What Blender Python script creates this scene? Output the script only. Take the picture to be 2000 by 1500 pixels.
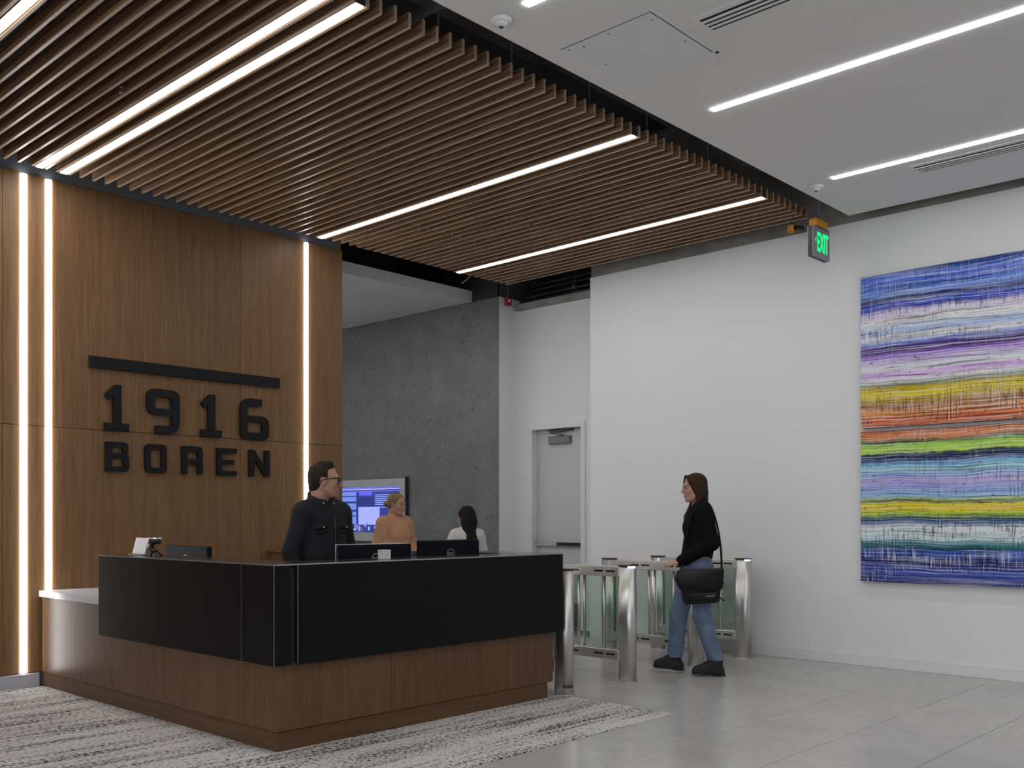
import bpy, bmesh, math, random
import numpy as np
from mathutils import Vector, Matrix

for o in list(bpy.data.objects):
    bpy.data.objects.remove(o, do_unlink=True)
SC = bpy.context.scene
COL = SC.collection
random.seed(4)

# ------------------------------------------------------------------ camera
CAM_H = 1.30
YAW = math.radians(43.063)            # angle from +X (along the sign wall) to the view direction
cam_d = bpy.data.cameras.new('camera')
cam_d.sensor_width = 36.0
cam_d.lens = 36.0 * 1926.0 / 2000.0
cam_d.shift_y = (1012.0 - 750.0) / 2000.0
cam_d.clip_start = 0.05
cam = bpy.data.objects.new('camera', cam_d)
cam.location = (0, 0, CAM_H)
cam.rotation_euler = (math.pi / 2, 0, YAW - math.pi / 2)
COL.objects.link(cam)
SC.camera = cam

# ------------------------------------------------------------------ world (overcast daylight through the glazed front) and exposure
w = bpy.data.worlds.new('overcast'); SC.world = w; w.use_nodes = True
bgn = w.node_tree.nodes['Background']
bgn.inputs[0].default_value = (0.90, 0.95, 1.0, 1)
bgn.inputs[1].default_value = 1.7
SC.view_settings.view_transform = 'Standard'
SC.view_settings.look = 'None'
SC.view_settings.gamma = 1.0
SC.view_settings.exposure = 0.0
SC.view_settings.use_curve_mapping = False
SC.cycles.max_bounces = 6
SC.cycles.diffuse_bounces = 3
SC.cycles.glossy_bounces = 3
SC.cycles.adaptive_threshold = 0.05
SC.cycles.caustics_reflective = False
SC.cycles.caustics_refractive = False
LED = 22.5          # radiance of the linear luminaires
LED_WALL = 14.0

# ------------------------------------------------------------------ helpers
WL = {}            # world location of every object (nothing that has children is rotated)

def put(name, verts, faces, mat=None, parent=None, smooth=False, origin=None):
    v = np.asarray(verts, dtype=np.float64)
    if origin is None:
        lo, hi = v.min(0), v.max(0)
        origin = np.array([(lo[0] + hi[0]) / 2, (lo[1] + hi[1]) / 2, lo[2]])
    else:
        origin = np.array(origin, float)
    me = bpy.data.meshes.new(name)
    me.from_pydata((v - origin).tolist(), [], faces if isinstance(faces, list) else faces.tolist())
    if smooth:
        me.polygons.foreach_set('use_smooth', [True] * len(me.polygons))
    me.update()
    return link(name, me, origin, mat, parent)

def link(name, me, origin, mat=None, parent=None):
    o = bpy.data.objects.new(name, me)
    COL.objects.link(o)
    if mat is not None and len(me.materials) == 0:
        me.materials.append(mat)
    origin = np.array(origin, float)
    WL[o.name] = origin
    if parent is not None:
        o.parent = parent
        o.location = (origin - WL[parent.name]).tolist()
    else:
        o.location = origin.tolist()
    return o

def tag(o, label=None, cat=None, group=None, kind=None):
    if label: o['label'] = label
    if cat: o['category'] = cat
    if group: o['group'] = group
    if kind: o['kind'] = kind
    return o

def thing(name, loc, label, cat, group=None, kind=None):
    o = bpy.data.objects.new(name, None)
    o.empty_display_size = 0.1
    COL.objects.link(o)
    o.location = loc
    WL[o.name] = np.array(loc, float)
    return tag(o, label, cat, group, kind)

def box_vf(x0, x1, y0, y1, z0, z1):
    v = [(x0,y0,z0),(x1,y0,z0),(x1,y1,z0),(x0,y1,z0),(x0,y0,z1),(x1,y0,z1),(x1,y1,z1),(x0,y1,z1)]
    f = [(0,3,2,1),(4,5,6,7),(0,1,5,4),(1,2,6,5),(2,3,7,6),(3,0,4,7)]
    return v, f

def bevel_vf(v, f, b, seg=2):
    bm = bmesh.new()
    vs = [bm.verts.new(p) for p in v]
    for q in f: bm.faces.new([vs[i] for i in q])
    bmesh.ops.bevel(bm, geom=list(bm.edges), offset=b, segments=seg, affect='EDGES', profile=0.5)
    bm.verts.index_update()
    out = [tuple(p.co) for p in bm.verts], [tuple(q.index for q in fc.verts) for fc in bm.faces]
    bm.free()
    return out

def box(name, x0, x1, y0, y1, z0, z1, mat, parent=None, bev=0.0, seg=1):
    v, f = box_vf(x0, x1, y0, y1, z0, z1)
    if bev > 0: v, f = bevel_vf(v, f, bev, seg)
    return put(name, v, f, mat, parent)

def boxes(name, lst, mat, parent=None):
    V, Fc = [], []
    for b in lst:
        v, f = box_vf(*b); n = len(V); V += v; Fc += [tuple(i + n for i in q) for q in f]
    return put(name, V, Fc, mat, parent)

def struct(o, label):
    return tag(o, label, None, None, 'structure')

def tube_vf(pts, r, n=10, caps=True):
    pts = [Vector(p) for p in pts]
    rs = r if isinstance(r, (list, tuple)) else [r] * len(pts)
    V, Fc = [], []
    prev = None
    for i, p in enumerate(pts):
        t = (pts[min(i + 1, len(pts) - 1)] - pts[max(i - 1, 0)]).normalized()
        if prev is None:
            a = Vector((0, 0, 1)) if abs(t.z) < 0.9 else Vector((1, 0, 0))
            u = t.cross(a).normalized()
        else:
            u = (prev - t * prev.dot(t)).normalized()
        prev = u
        wv = t.cross(u)
        for k in range(n):
            an = 2 * math.pi * k / n
            V.append(tuple(p + (u * math.cos(an) + wv * math.sin(an)) * rs[i]))
    for i in range(len(pts) - 1):
        for k in range(n):
            a, b = i * n + k, i * n + (k + 1) % n
            Fc.append((a, b, b + n, a + n))
    if caps:
        Fc.append(tuple(range(n))[::-1]); Fc.append(tuple(range((len(pts) - 1) * n, len(pts) * n)))
    return V, Fc

def tube(name, pts, r, mat, parent=None, n=10, smooth=True):
    v, f = tube_vf(pts, r, n)
    return put(name, v, f, mat, parent, smooth)

def prism(name, poly, z0, z1, mat, parent=None, smooth=False):
    n = len(poly)
    v = [(x, y, z0) for x, y in poly] + [(x, y, z1) for x, y in poly]
    f = [tuple(range(n))[::-1], tuple(range(n, 2 * n))] + [(i, (i + 1) % n, (i + 1) % n + n, i + n) for i in range(n)]
    o = put(name, v, f, mat, parent)
    if smooth:
        for p in o.data.polygons:
            if len(p.vertices) == 4: p.use_smooth = True
    return o

def lathe(name, c, prof, mat, parent=None, n=24, smooth=True):
    V, Fc = [], []
    for r, z in prof:
        for k in range(n):
            a = 2 * math.pi * k / n
            V.append((c[0] + r * math.cos(a), c[1] + r * math.sin(a), c[2] + z))
    for i in range(len(prof) - 1):
        for k in range(n):
            a, b = i * n + k, i * n + (k + 1) % n
            Fc.append((a, b, b + n, a + n))
    Fc.append(tuple(range(n))[::-1]); Fc.append(tuple(range((len(prof) - 1) * n, len(prof) * n)))
    return put(name, V, Fc, mat, parent, smooth)

def fillet(poly, rad, seg=5):
    out = []
    n = len(poly)
    for i, p in enumerate(poly):
        r = rad[i] if isinstance(rad, (list, tuple)) else rad
        if r <= 0: out.append(p); continue
        p = np.array(p, float); a = np.array(poly[i - 1], float); b = np.array(poly[(i + 1) % n], float)
        da, db = a - p, b - p
        la, lb = np.linalg.norm(da), np.linalg.norm(db)
        r = min(r, la * .499, lb * .499)
        A, B = p + da / la * r, p + db / lb * r
        for k in range(seg + 1):
            t = k / seg
            q = A * (1 - t) ** 2 + p * 2 * t * (1 - t) + B * t * t
            out.append((q[0], q[1]))
    return out

def glyph_mesh(name, loops, depth, bev=0.0):
    """loops: 2D outlines (outer and holes) -> extruded mesh in the XY plane, front towards +Z"""
    cu = bpy.data.curves.new(name, 'CURVE'); cu.dimensions = '2D'; cu.fill_mode = 'BOTH'
    cu.extrude = depth / 2; cu.bevel_depth = bev
    for lp in loops:
        s = cu.splines.new('POLY'); s.points.add(len(lp) - 1); s.use_cyclic_u = True
        for i, q in enumerate(lp): s.points[i].co = (q[0], q[1], 0, 1)
    t = bpy.data.objects.new(name, cu)
    COL.objects.link(t)
    dg = bpy.context.evaluated_depsgraph_get()
    me = bpy.data.meshes.new_from_object(t.evaluated_get(dg))
    bpy.data.objects.remove(t); bpy.data.curves.remove(cu)
    return me

def text_mesh(s, size, depth, spacing=1.0, offset=0.0):
    cu = bpy.data.curves.new('text', 'FONT'); cu.body = s; cu.size = size; cu.extrude = depth / 2
    cu.align_x = 'CENTER'; cu.align_y = 'CENTER'; cu.space_character = spacing; cu.offset = offset
    t = bpy.data.objects.new('text', cu); COL.objects.link(t)
    dg = bpy.context.evaluated_depsgraph_get()
    me = bpy.data.meshes.new_from_object(t.evaluated_get(dg))
    bpy.data.objects.remove(t); bpy.data.curves.remove(cu)
    return me

def place_mesh(name, me, M, mat, parent=None):
    """transform a mesh into world space with M and link it (origin at its foot)"""
    me.transform(M)
    co = np.array([v.co[:] for v in me.vertices])
    lo, hi = co.min(0), co.max(0)
    org = np.array([(lo[0] + hi[0]) / 2, (lo[1] + hi[1]) / 2, lo[2]])
    me.transform(Matrix.Translation(-Vector(org)))
    me.materials.clear()
    return link(name, me, org, mat, parent)

# ------------------------------------------------------------------ materials
MATS = {}
class NB:
    def __init__(self, name):
        self.m = bpy.data.materials.new(name); self.m.use_nodes = True
        self.t = self.m.node_tree; self.b = self.t.nodes['Principled BSDF']; self.out = self.t.nodes['Material Output']
    def n(self, typ, **kw):
        nd = self.t.nodes.new(typ)
        for k, v in kw.items(): setattr(nd, k, v)
        return nd
    def l(self, a, b): self.t.links.new(a, b)
    def coord(self, scale=(1,1,1), kind='Object', rnd=0.0):
        tc = self.n('ShaderNodeTexCoord'); mp = self.n('ShaderNodeMapping')
        mp.inputs['Scale'].default_value = scale
        src = tc.outputs[kind]
        if rnd:
            oi = self.n('ShaderNodeObjectInfo'); ad = self.n('ShaderNodeVectorMath', operation='MULTIPLY_ADD')
            cb = self.n('ShaderNodeCombineXYZ')
            for i in range(3): self.l(oi.outputs['Random'], cb.inputs[i])
            self.l(cb.outputs[0], ad.inputs[0]); ad.inputs[1].default_value = (rnd, rnd * 1.7, rnd * .6)
            self.l(src, ad.inputs[2]); src = ad.outputs[0]
        self.l(src, mp.inputs['Vector'])
        return mp.outputs[0]
    def noise(self, vec, scale=5, detail=4, rough=.5, dist=0.0):
        nd = self.n('ShaderNodeTexNoise'); nd.inputs['Scale'].default_value = scale
        nd.inputs['Detail'].default_value = detail; nd.inputs['Roughness'].default_value = rough
        nd.inputs['Distortion'].default_value = dist
        self.l(vec, nd.inputs['Vector']); return nd.outputs['Fac']
    def ramp(self, fac, stops, interp='LINEAR'):
        nd = self.n('ShaderNodeValToRGB'); cr = nd.color_ramp; cr.interpolation = interp
        while len(cr.elements) < len(stops): cr.elements.new(0.5)
        for e, (p, c) in zip(cr.elements, stops):
            e.position = p; e.color = (c[0], c[1], c[2], 1) if isinstance(c, (tuple, list)) else (c, c, c, 1)
        self.l(fac, nd.inputs['Fac']); return nd.outputs['Color']
    def mix(self, fac, a, b, blend='MIX'):
        nd = self.n('ShaderNodeMix', data_type='RGBA', blend_type=blend)
        for s, x in ((0, fac), (6, a), (7, b)):
            if isinstance(x, bpy.types.NodeSocket): self.l(x, nd.inputs[s])
            elif s == 0: nd.inputs[0].default_value = x
            else: nd.inputs[s].default_value = (*x, 1)
        return nd.outputs[2]
    def math(self, op, a, b=0.0, c=0.0, clamp=False):
        nd = self.n('ShaderNodeMath', operation=op); nd.use_clamp = clamp
        for i, x in enumerate((a, b, c)):
            if isinstance(x, bpy.types.NodeSocket): self.l(x, nd.inputs[i])
            else: nd.inputs[i].default_value = x
        return nd.outputs[0]
    def bump(self, h, strength=.2, dist=.002):
        nd = self.n('ShaderNodeBump'); nd.inputs['Strength'].default_value = strength; nd.inputs['Distance'].default_value = dist
        self.l(h, nd.inputs['Height']); self.l(nd.outputs[0], self.b.inputs['Normal'])
    def base(self, c):
        if isinstance(c, bpy.types.NodeSocket): self.l(c, self.b.inputs['Base Color'])
        else: self.b.inputs['Base Color'].default_value = (*c, 1)
    def set(self, **kw):
        for k, v in kw.items(): self.b.inputs[k.replace('_', ' ')].default_value = v
        return self

def plain(name, c, rough=.5, metal=0.0, var=0.04, vs=6.0, spec=.5):
    """a plain finish with a little mottling"""
    m = NB(name)
    f = m.noise(m.coord(), vs, 2)
    lo = tuple(max(0, x * (1 - var * 2)) for x in c); hi = tuple(min(1, x * (1 + var * 2)) for x in c)
    m.base(m.ramp(f, [(.25, lo), (.75, hi)]))
    m.set(Roughness=rough, Metallic=metal)
    m.b.inputs['Specular IOR Level'].default_value = spec
    return m.m

def emit(name, c, s):
    m = NB(name)
    m.base((.02, .02, .02))
    m.b.inputs['Emission Color'].default_value = (*c, 1); m.b.inputs['Emission Strength'].default_value = s
    return m.m

def wood(name, axis, dark, mid, light, fine=170, rough=.42, cath=0.0):
    """straight-grained veneer; axis = direction of the grain"""
    m = NB(name)
    def sc(across, along):
        s = [across] * 3; s['xyz'.index(axis)] = along; return tuple(s)
    a = m.noise(m.coord(sc(fine, 2.2), rnd=7.3), 1, 3, .6)
    b = m.noise(m.coord(sc(22, .8), rnd=3.1), 1, 4, .6, .4)
    c = m.noise(m.coord(sc(60, 5), rnd=5.7), 1, 2, .5)
    s = m.math('MULTIPLY_ADD', a, .5, m.math('MULTIPLY_ADD', b, .35, m.math('MULTIPLY', c, .2)))
    if cath:
        d = m.n('ShaderNodeTexWave'); d.wave_type = 'RINGS'; d.rings_direction = 'SPHERICAL'
        d.inputs['Scale'].default_value = 1.6; d.inputs['Distortion'].default_value = 7
        d.inputs['Detail'].default_value = 3; d.inputs['Detail Scale'].default_value = .8
        m.l(m.coord(sc(9, .7), rnd=11.0), d.inputs['Vector'])
        s = m.math('MULTIPLY_ADD', d.outputs['Fac'], cath, m.math('MULTIPLY', s, 1 - cath * .55))
    col = m.ramp(s, [(.34, dark), (.52, mid), (.72, light)])
    oi = m.n('ShaderNodeObjectInfo')
    v = m.math('MULTIPLY_ADD', oi.outputs['Random'], .16, .92)
    cb = m.n('ShaderNodeCombineXYZ')
    for i in range(3): m.l(v, cb.inputs[i])
    m.base(m.mix(1.0, col, cb.outputs[0], 'MULTIPLY'))
    m.set(Roughness=rough); m.b.inputs['Specular IOR Level'].default_value = .22
    m.bump(a, .08, .001)
    return m.m

M_white = plain('white_paint', (.80, .805, .81), .6, var=.006, vs=1.2)
M_trim = plain('white_trim_paint', (.76, .765, .765), .4, var=.006)
M_basegrey = plain('grey_baseboard_paint', (.46, .47, .52), .45, var=.01)
M_ceil = plain('ceiling_paint', (.80, .80, .79), .7, var=.006, vs=1.0)
M_void = plain('black_plenum_paint', (.018, .018, .019), .8, var=.15, vs=3)
M_duct = plain('dark_duct_paint', (.075, .073, .072), .6, var=.1, vs=3)
M_rod = plain('dark_steel_rod', (.09, .09, .095), .45, .6)
M_bulk = plain('charcoal_bulkhead_paint', (.055, .055, .057), .6, var=.05, vs=2)
M_greywall = plain('grey_soffit_paint', (.16, .165, .18), .6, var=.03, vs=2)
M_taupe = plain('taupe_concrete', (.30, .285, .26), .75, var=.12, vs=5)
M_wall_wood = wood('oak_veneer_wall', 'z', (.130, .067, .029), (.190, .103, .047), (.260, .150, .074))
M_desk_wood = wood('oak_veneer_desk', 'z', (.085, .043, .021), (.130, .069, .034), (.180, .103, .054), rough=.36)
M_toe_wood = wood('oak_toe_kick', 'y', (.085, .043, .021), (.125, .066, .032), (.165, .093, .048))
M_toe_wood_x = wood('oak_toe_kick_front', 'x', (.085, .043, .021), (.125, .066, .032), (.165, .093, .048))
M_slat = wood('walnut_stained_oak_slat', 'y', (.120, .062, .030), (.215, .122, .064), (.300, .180, .100), fine=110, cath=.34)
M_edge = wood('oak_edge_band_bounce_light', 'y', (.36, .26, .18), (.47, .365, .275), (.56, .455, .355), fine=90, rough=.35)  # pale edge veneer, lightened further to paint in floor bounce on slat undersides
M_black = plain('black_laminate', (.0068, .0064, .0072), .45, var=.03, spec=.14)
M_black_top = plain('black_counter_top', (.030, .029, .031), .16, var=.05)
M_sign = plain('black_sign_metal', (.0045, .0048, .0068), .5, var=.03, spec=.25)
M_worktop = plain('white_quartz', (.62, .62, .64), .22, var=.02, vs=30)
M_led = emit('led_diffuser', (1.0, .985, .97), LED)
M_led_wall = emit('led_wall_diffuser', (1.0, .97, .965), LED_WALL)
M_fix = plain('dark_aluminium_fixture', (.06, .055, .05), .5, .3)
M_chrome = plain('polished_steel', (.62, .62, .62), .18, 1.0, var=.01)
M_plastic = plain('black_plastic', (.012, .012, .013), .35)
M_plastic_w = plain('white_plastic', (.68, .68, .70), .4)
M_mon = plain('monitor_back_plastic', (.009, .010, .015), .5, spec=.08)
M_monl = plain('monitor_silver_rim', (.55, .55, .57), .3, .6)
M_logo = plain('logo_silver', (.42, .43, .45), .3, .5)
M_greybox = plain('taupe_box', (.17, .155, .15), .5)
M_tablet = plain('silver_lid', (.36, .345, .355), .4, .2)
M_exit_g = emit('exit_green', (.0, .85, .23), 1.1)
M_exit_case = plain('exit_grey_case', (.30, .31, .33), .4, .2)
M_exit_dark = plain('exit_dark_edge', (.035, .035, .04), .4)
M_orange = plain('orange_tape', (.72, .27, .02), .6, var=.15, vs=60)
M_red = plain('red_alarm', (.35, .015, .015), .4)
M_blueled = emit('blue_white_led', (.62, .72, 1.0), 2.2)
M_slot = plain('black_sensor_window', (.006, .006, .006), .2)
M_slit = plain('dark_vent_slot', (.012, .012, .018), .7)
M_frame = plain('display_frame_metal', (.52, .54, .55), .35, .15)
M_mull = plain('dark_window_frame', (.03, .03, .032), .4, .4)
M_grout = plain('grout', (.15, .142, .132), .8)
M_door = plain('door_paint', (.58, .585, .60), .4, var=.006)
M_frost = plain('grey_closer', (.18, .185, .20), .4, .5)
M_kick = plain('kick_plate_steel', (.22, .23, .24), .35, .7)

def steel():
    m = NB('brushed_stainless')
    f = m.noise(m.coord((260, 260, 4)), 1, 2)
    m.base(m.ramp(f, [(.3, (.60, .59, .57)), (.7, (.74, .73, .71))]))
    m.set(Metallic=1.0, Roughness=.36)
    return m.m
M_steel = steel()

def glass():
    m = NB('green_tinted_glass')
    t = m.t; t.nodes.remove(m.b)
    tr = m.n('ShaderNodeBsdfTransparent'); tr.inputs[0].default_value = (.84, .92, .875, 1)
    gl = m.n('ShaderNodeBsdfGlossy'); gl.inputs['Roughness'].default_value = .03
    fr = m.n('ShaderNodeFresnel'); fr.inputs[0].default_value = 1.5
    mx = m.n('ShaderNodeMixShader')
    m.l(fr.outputs[0], mx.inputs[0]); m.l(tr.outputs[0], mx.inputs[1]); m.l(gl.outputs[0], mx.inputs[2])
    m.l(mx.outputs[0], m.out.inputs[0])
    return m.m
M_glass = glass()

def tile_mat():
    m = NB('polished_porcelain_tile')
    a = m.noise(m.coord((1, 1, 1), rnd=13), 1.6, 6, .6, .6)
    b = m.noise(m.coord((1, 3, 1), rnd=21), 5, 5, .65, 1.2)
    s = m.math('MULTIPLY_ADD', a, .6, m.math('MULTIPLY', b, .4))
    m.base(m.ramp(s, [(.32, (.42, .405, .39)), (.5, (.48, .467, .452)), (.68, (.52, .508, .494))]))
    r = m.math('MULTIPLY_ADD', b, .12, .15); m.l(r, m.b.inputs['Roughness'])
    m.b.inputs['Specular IOR Level'].default_value = .5
    return m.m
M_tile = tile_mat()

def carpet_mat():
    m = NB('striped_woven_carpet')
    row = m.noise(m.coord((1.1, 17, 1)), 1, 3, .65)            # darker and lighter rows along the sign wall
    row2 = m.noise(m.coord((.7, 5, 1)), 1, 2, .5)
    dash = m.noise(m.coord((38, 92, 1)), 1, 1, .5)
    fib = m.noise(m.coord((330, 330, 1)), 1, 2, .6)
    k = m.math('MULTIPLY_ADD', row, .62, m.math('MULTIPLY_ADD', dash, .95, m.math('MULTIPLY', row2, .42)))
    col = m.ramp(k, [(.83, (.050, .042, .038)), (.89, (.20, .182, .172)), (.945, (.58, .55, .53)), (1.0, (.74, .71, .69))])
    col = m.mix(m.math('MULTIPLY', fib, .5), col, (.55, .53, .52), 'MULTIPLY')
    m.base(col)
    m.set(Roughness=.95); m.b.inputs['Specular IOR Level'].default_value = .1
    m.bump(m.math('ADD', dash, fib), .5, .004)
    return m.m
M_carpet = carpet_mat()

def granite_mat():
    m = NB('grey_speckled_stone')
    c = m.coord((1, 1, 1))
    base = m.noise(c, 3.0, 8, .65)
    fine = m.noise(c, 70, 3, .6)
    s = m.math('MULTIPLY_ADD', base, .55, m.math('MULTIPLY', fine, .45))
    col = m.ramp(s, [(.3, (.125, .128, .131)), (.5, (.180, .184, .187)), (.7, (.245, .249, .252))])
    for scale, thr, cl, seed in ((17, .19, (.46, .47, .47), 0.0), (13, .17, (.045, .046, .05), 4.0), (34, .2, (.42, .43, .43), 9.0), (28, .22, (.05, .052, .056), 15.0)):
        v = m.n('ShaderNodeTexVoronoi'); v.inputs['Scale'].default_value = scale
        mp = m.n('ShaderNodeMapping'); mp.inputs['Location'].default_value = (seed, seed * .7, seed * .3)
        nz = m.n('ShaderNodeTexNoise'); nz.inputs['Scale'].default_value = 40
        ad = m.n('ShaderNodeVectorMath', operation='MULTIPLY_ADD'); ad.inputs[1].default_value = (.03, .03, .03)
        m.l(c, nz.inputs['Vector']); m.l(nz.outputs['Color'], ad.inputs[0]); m.l(c, ad.inputs[2])
        m.l(ad.outputs[0], mp.inputs['Vector']); m.l(mp.outputs[0], v.inputs['Vector'])
        sep = m.n('ShaderNodeSeparateColor'); m.l(v.outputs['Color'], sep.inputs[0])
        size = m.math('MULTIPLY', m.math('GREATER_THAN', sep.outputs[0], .62), m.math('MULTIPLY_ADD', sep.outputs[1], thr, .06))
        msk = m.math('LESS_THAN', v.outputs['Distance'], size)
        col = m.mix(m.math('MULTIPLY', msk, .8), col, cl)
    m.base(col); m.set(Roughness=.42)
    return m.m
M_granite = granite_mat()

# ------------------------------------------------------------------ levels and planes (metres; X along the sign wall, Y towards it)
ZC = 3.93            # slat undersides, white ceiling
YW = 7.87            # face of the veneer wall
XR = 8.46            # face of the white wall with the painting
XG = 8.62            # stone wall of the lift lobby
XD = 8.90            # door recess wall
DECK = 5.30
YF = -5.5            # glazed front behind the camera
XL = -4.5

# ---- floor: grout bed with porcelain tiles, carpet laid in
fl = struct(box('floor', XL, 9.6, YF, 13.2, -0.10, -0.004, M_grout), 'polished pale grey porcelain tile floor of the lobby')
TX, TY, GAP = 1.186, 0.593, 0.004
CX1, CY0 = 5.525, 3.675          # carpet corner
tile_me = None
v, f = bevel_vf(*box_vf(-TX / 2 + GAP / 2, TX / 2 - GAP / 2, -TY / 2 + GAP / 2, TY / 2 - GAP / 2, -0.012, 0), .0015, 1)
tile_me = bpy.data.meshes.new('tile'); tile_me.from_pydata(v, [], f); tile_me.materials.append(M_tile)
def clip_tile(x0, x1, y0, y1):
    if x1 - x0 < .03 or y1 - y0 < .03: return
    if abs(x1 - x0 - TX) < 1e-6 and abs(y1 - y0 - TY) < 1e-6:
        link('tile', tile_me, ((x0 + x1) / 2, (y0 + y1) / 2, 0), None, fl)
    else:
        vv, ff = bevel_vf(*box_vf(x0 + GAP / 2, x1 - GAP / 2, y0 + GAP / 2, y1 - GAP / 2, -0.012, 0), .0015, 1)
        c0 = ((x0 + x1) / 2, (y0 + y1) / 2, 0)
        put('tile', vv, ff, M_tile, fl, origin=c0)
far = []
for j in range(-6, 17):
    y0 = 3.16 - TY + j * TY; y1 = y0 + TY
    for i in range(-5, 3):
        x0 = 7.28 + i * TX; x1 = x0 + TX
        if x1 > 9.5 or y1 < -0.4 or x1 < 1.2: continue
        if y0 >= CY0 - 1e-6 and x1 <= CX1 + 1e-6: continue          # under the carpet
        if y0 < CY0 < y1 and x0 < CX1:                                # cut along the carpet's front edge
            clip_tile(x0, x1, y0, CY0)
            if x1 > CX1: clip_tile(CX1, x1, CY0, y1)
            continue
        if y0 >= CY0 and x0 < CX1 < x1:
            clip_tile(CX1, x1, y0, y1); continue
        clip_tile(x0, x1, y0, y1)
# tiles beyond what the picture can show, joined
o = boxes('tile_field', [(XL, 1.35, YF, CY0, -.012, 0), (1.35, 9.5, YF, -.99, -.012, 0)], M_tile, fl)
o['kind'] = 'stuff'
cp = box('carpet', -3.0, CX1 - .003, CY0 + .003, YW - .02, -0.004, 0.004, M_carpet)
tag(cp, 'grey and black flecked woven carpet under the reception desk', 'carpet')

# ---- sign wall: core plus veneer panels with open joints
wb = struct(box('wall_back', -3.0, 5.955, YW + .024, YW + .22, 0, DECK, M_greywall), 'brown oak veneer feature wall behind the reception desk')
vj = [-3.0, -1.8, -.6, .6, 1.8, 2.805, 2.925, None, 2.985, 3.113, None, 3.170, 4.832, 5.513, None, 5.563, 5.97]
JZ = 2.012
i = 0
spans = []
while i < len(vj) - 1:
    if vj[i] is not None and vj[i + 1] is not None: spans.append((vj[i], vj[i + 1]))
    i += 1
for a, b in spans:
    for z0, z1 in ((.112, JZ), (JZ, ZC + .012)):
        box('wood_panel', a + .0015, b - .0015, YW, YW + .023, z0 + .002, z1 - .002, M_wall_wood, wb, .001)
box('wall_end_cap', 5.955, 5.972, YW + .024, YW + .22, 0, ZC + .3, M_wall_wood, wb)
bb = struct(box('baseboard_back', -3.0, 3.07, YW - .014, YW + .023, 0, .108, M_basegrey, None, .003), 'grey painted baseboard under the oak veneer wall')
bx = struct(box('trim_1', 5.80, 6.12, YW + .22, 8.70, ZC + .02, ZC + .34, M_greywall), 'grey boxed soffit at the end of the veneer wall')

# ---- white wall with the painting, concrete above it, baseboard
wr = struct(box('wall_right', XR, XR + .16, YF, 6.735, 0, 3.925, M_white), 'tall plain white wall on the right')
struct(box('wall_right_upper', XR + .015, XR + .2, YF, 6.735, 3.925, DECK, M_taupe), 'taupe concrete band above the white wall')
struct(box('baseboard_right', XR - .014, XR, YF, 6.735, 0, .10, M_trim, None, .003), 'low white baseboard along the white wall')
# ---- recess with the door
DY0, DY1, DZ = 7.20, 7.985, 2.375
rv = [(XD, XD + .13, 6.735, DY0, 0, 3.84), (XD, XD + .13, DY1, 8.30, 0, 3.84), (XD, XD + .13, DY0, DY1, DZ, 3.84), (XR + .16, XD + .13, 6.60, 6.735, 0, DECK)]
struct(boxes('wall_recess', rv, M_white), 'white wall of the shallow door recess')
struct(box('baseboard_recess', XD - .012, XD, 8.05, 8.262, 0, .10, M_trim), 'white baseboard in the door recess')
dr = thing('door_1', (XD + .1, (DY0 + DY1) / 2, 0), 'white painted door in the recess with closer and push bar', None, None, 'structure')
fw = .05
boxes('door_frame', [(XD - .02, XD + .125, DY0 - fw, DY0 + .012, 0, DZ + fw), (XD - .02, XD + .125, DY1 - .012, DY1 + fw, 0, DZ + fw), (XD - .02, XD + .125, DY0 + .012, DY1 - .012, DZ - .012, DZ + fw)], M_trim, dr)
leaf = box('door_leaf', XD + .085, XD + .125, DY0 + .016, DY1 - .016, .008, DZ - .016, M_door, dr, .002)
pb = box('push_bar', XD + .035, XD + .07, DY0 + .05, DY1 - .03, .965, 1.02, M_steel, dr, .004)
box('push_bar_pad', XD + .03, XD + .036, DY0 + .05, DY0 + .42, .972, 1.013, M_plastic, pb)
boxes('push_bar_mount', [(XD + .07, XD + .085, DY0 + .06, DY0 + .12, .97, 1.015), (XD + .07, XD + .085, DY1 - .10, DY1 - .04, .97, 1.015)], M_rod, pb)
cl = box('door_closer', XD + .03, XD + .084, DY0 + .23, DY0 + .56, DZ - .19, DZ - .10, M_frost, dr, .006)
tube('closer_arm', [(XD + .05, DY0 + .32, DZ - .095), (XD + .02, DY0 + .52, DZ - .06), (XD + .06, DY0 + .26, DZ - .035)], .009, M_rod, cl, 8)
box('closer_shoe', XD + .03, XD + .09, DY0 + .20, DY0 + .56, DZ - .04, DZ - .014, M_rod, dr)
box('kick_plate', XD + .082, XD + .085, DY0 + .05, DY1 - .05, .02, .30, M_kick, dr)

# ---- open services above the recess: ledge, rods, dark back
struct(box('wall_void', XD + .40, XD + .45, 6.6, 8.4, 3.5, DECK, M_void), 'black back of the service space over the recess')
struct(box('trim_2', XD - .07, XD + .40, 6.737, 8.19, 3.835, 3.905, M_taupe), 'taupe steel ledge over the door recess')
for k, (dx, z) in enumerate(((.10, 4.02), (.16, 4.11), (.06, 3.955), (.22, 4.19))):
    tag(tube('conduit', [(XD + dx, 6.75, z), (XD + dx, 8.24, z)], .012 if k else .016, M_rod, None, 8),
        ['thin steel conduit highest but one over the door recess', 'thin steel conduit deep over the door recess', 'lowest thin steel conduit over the door recess ledge', 'topmost thin steel conduit over the door recess'][k], 'pipe', 'conduits over the door recess')
cm = thing('pipe_clamp', (XD + .08, 7.38, 3.90), 'small dark pipe clamp on the conduits over the recess', 'clamp')
tube('ring', [(XD + .08, 7.36, 4.02), (XD + .08, 7.40, 4.02)], .045, M_rod, cm, 14)
tube('stem', [(XD + .08, 7.38, 3.905), (XD + .08, 7.38, 4.30)], .008, M_rod, cm, 8)

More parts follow.
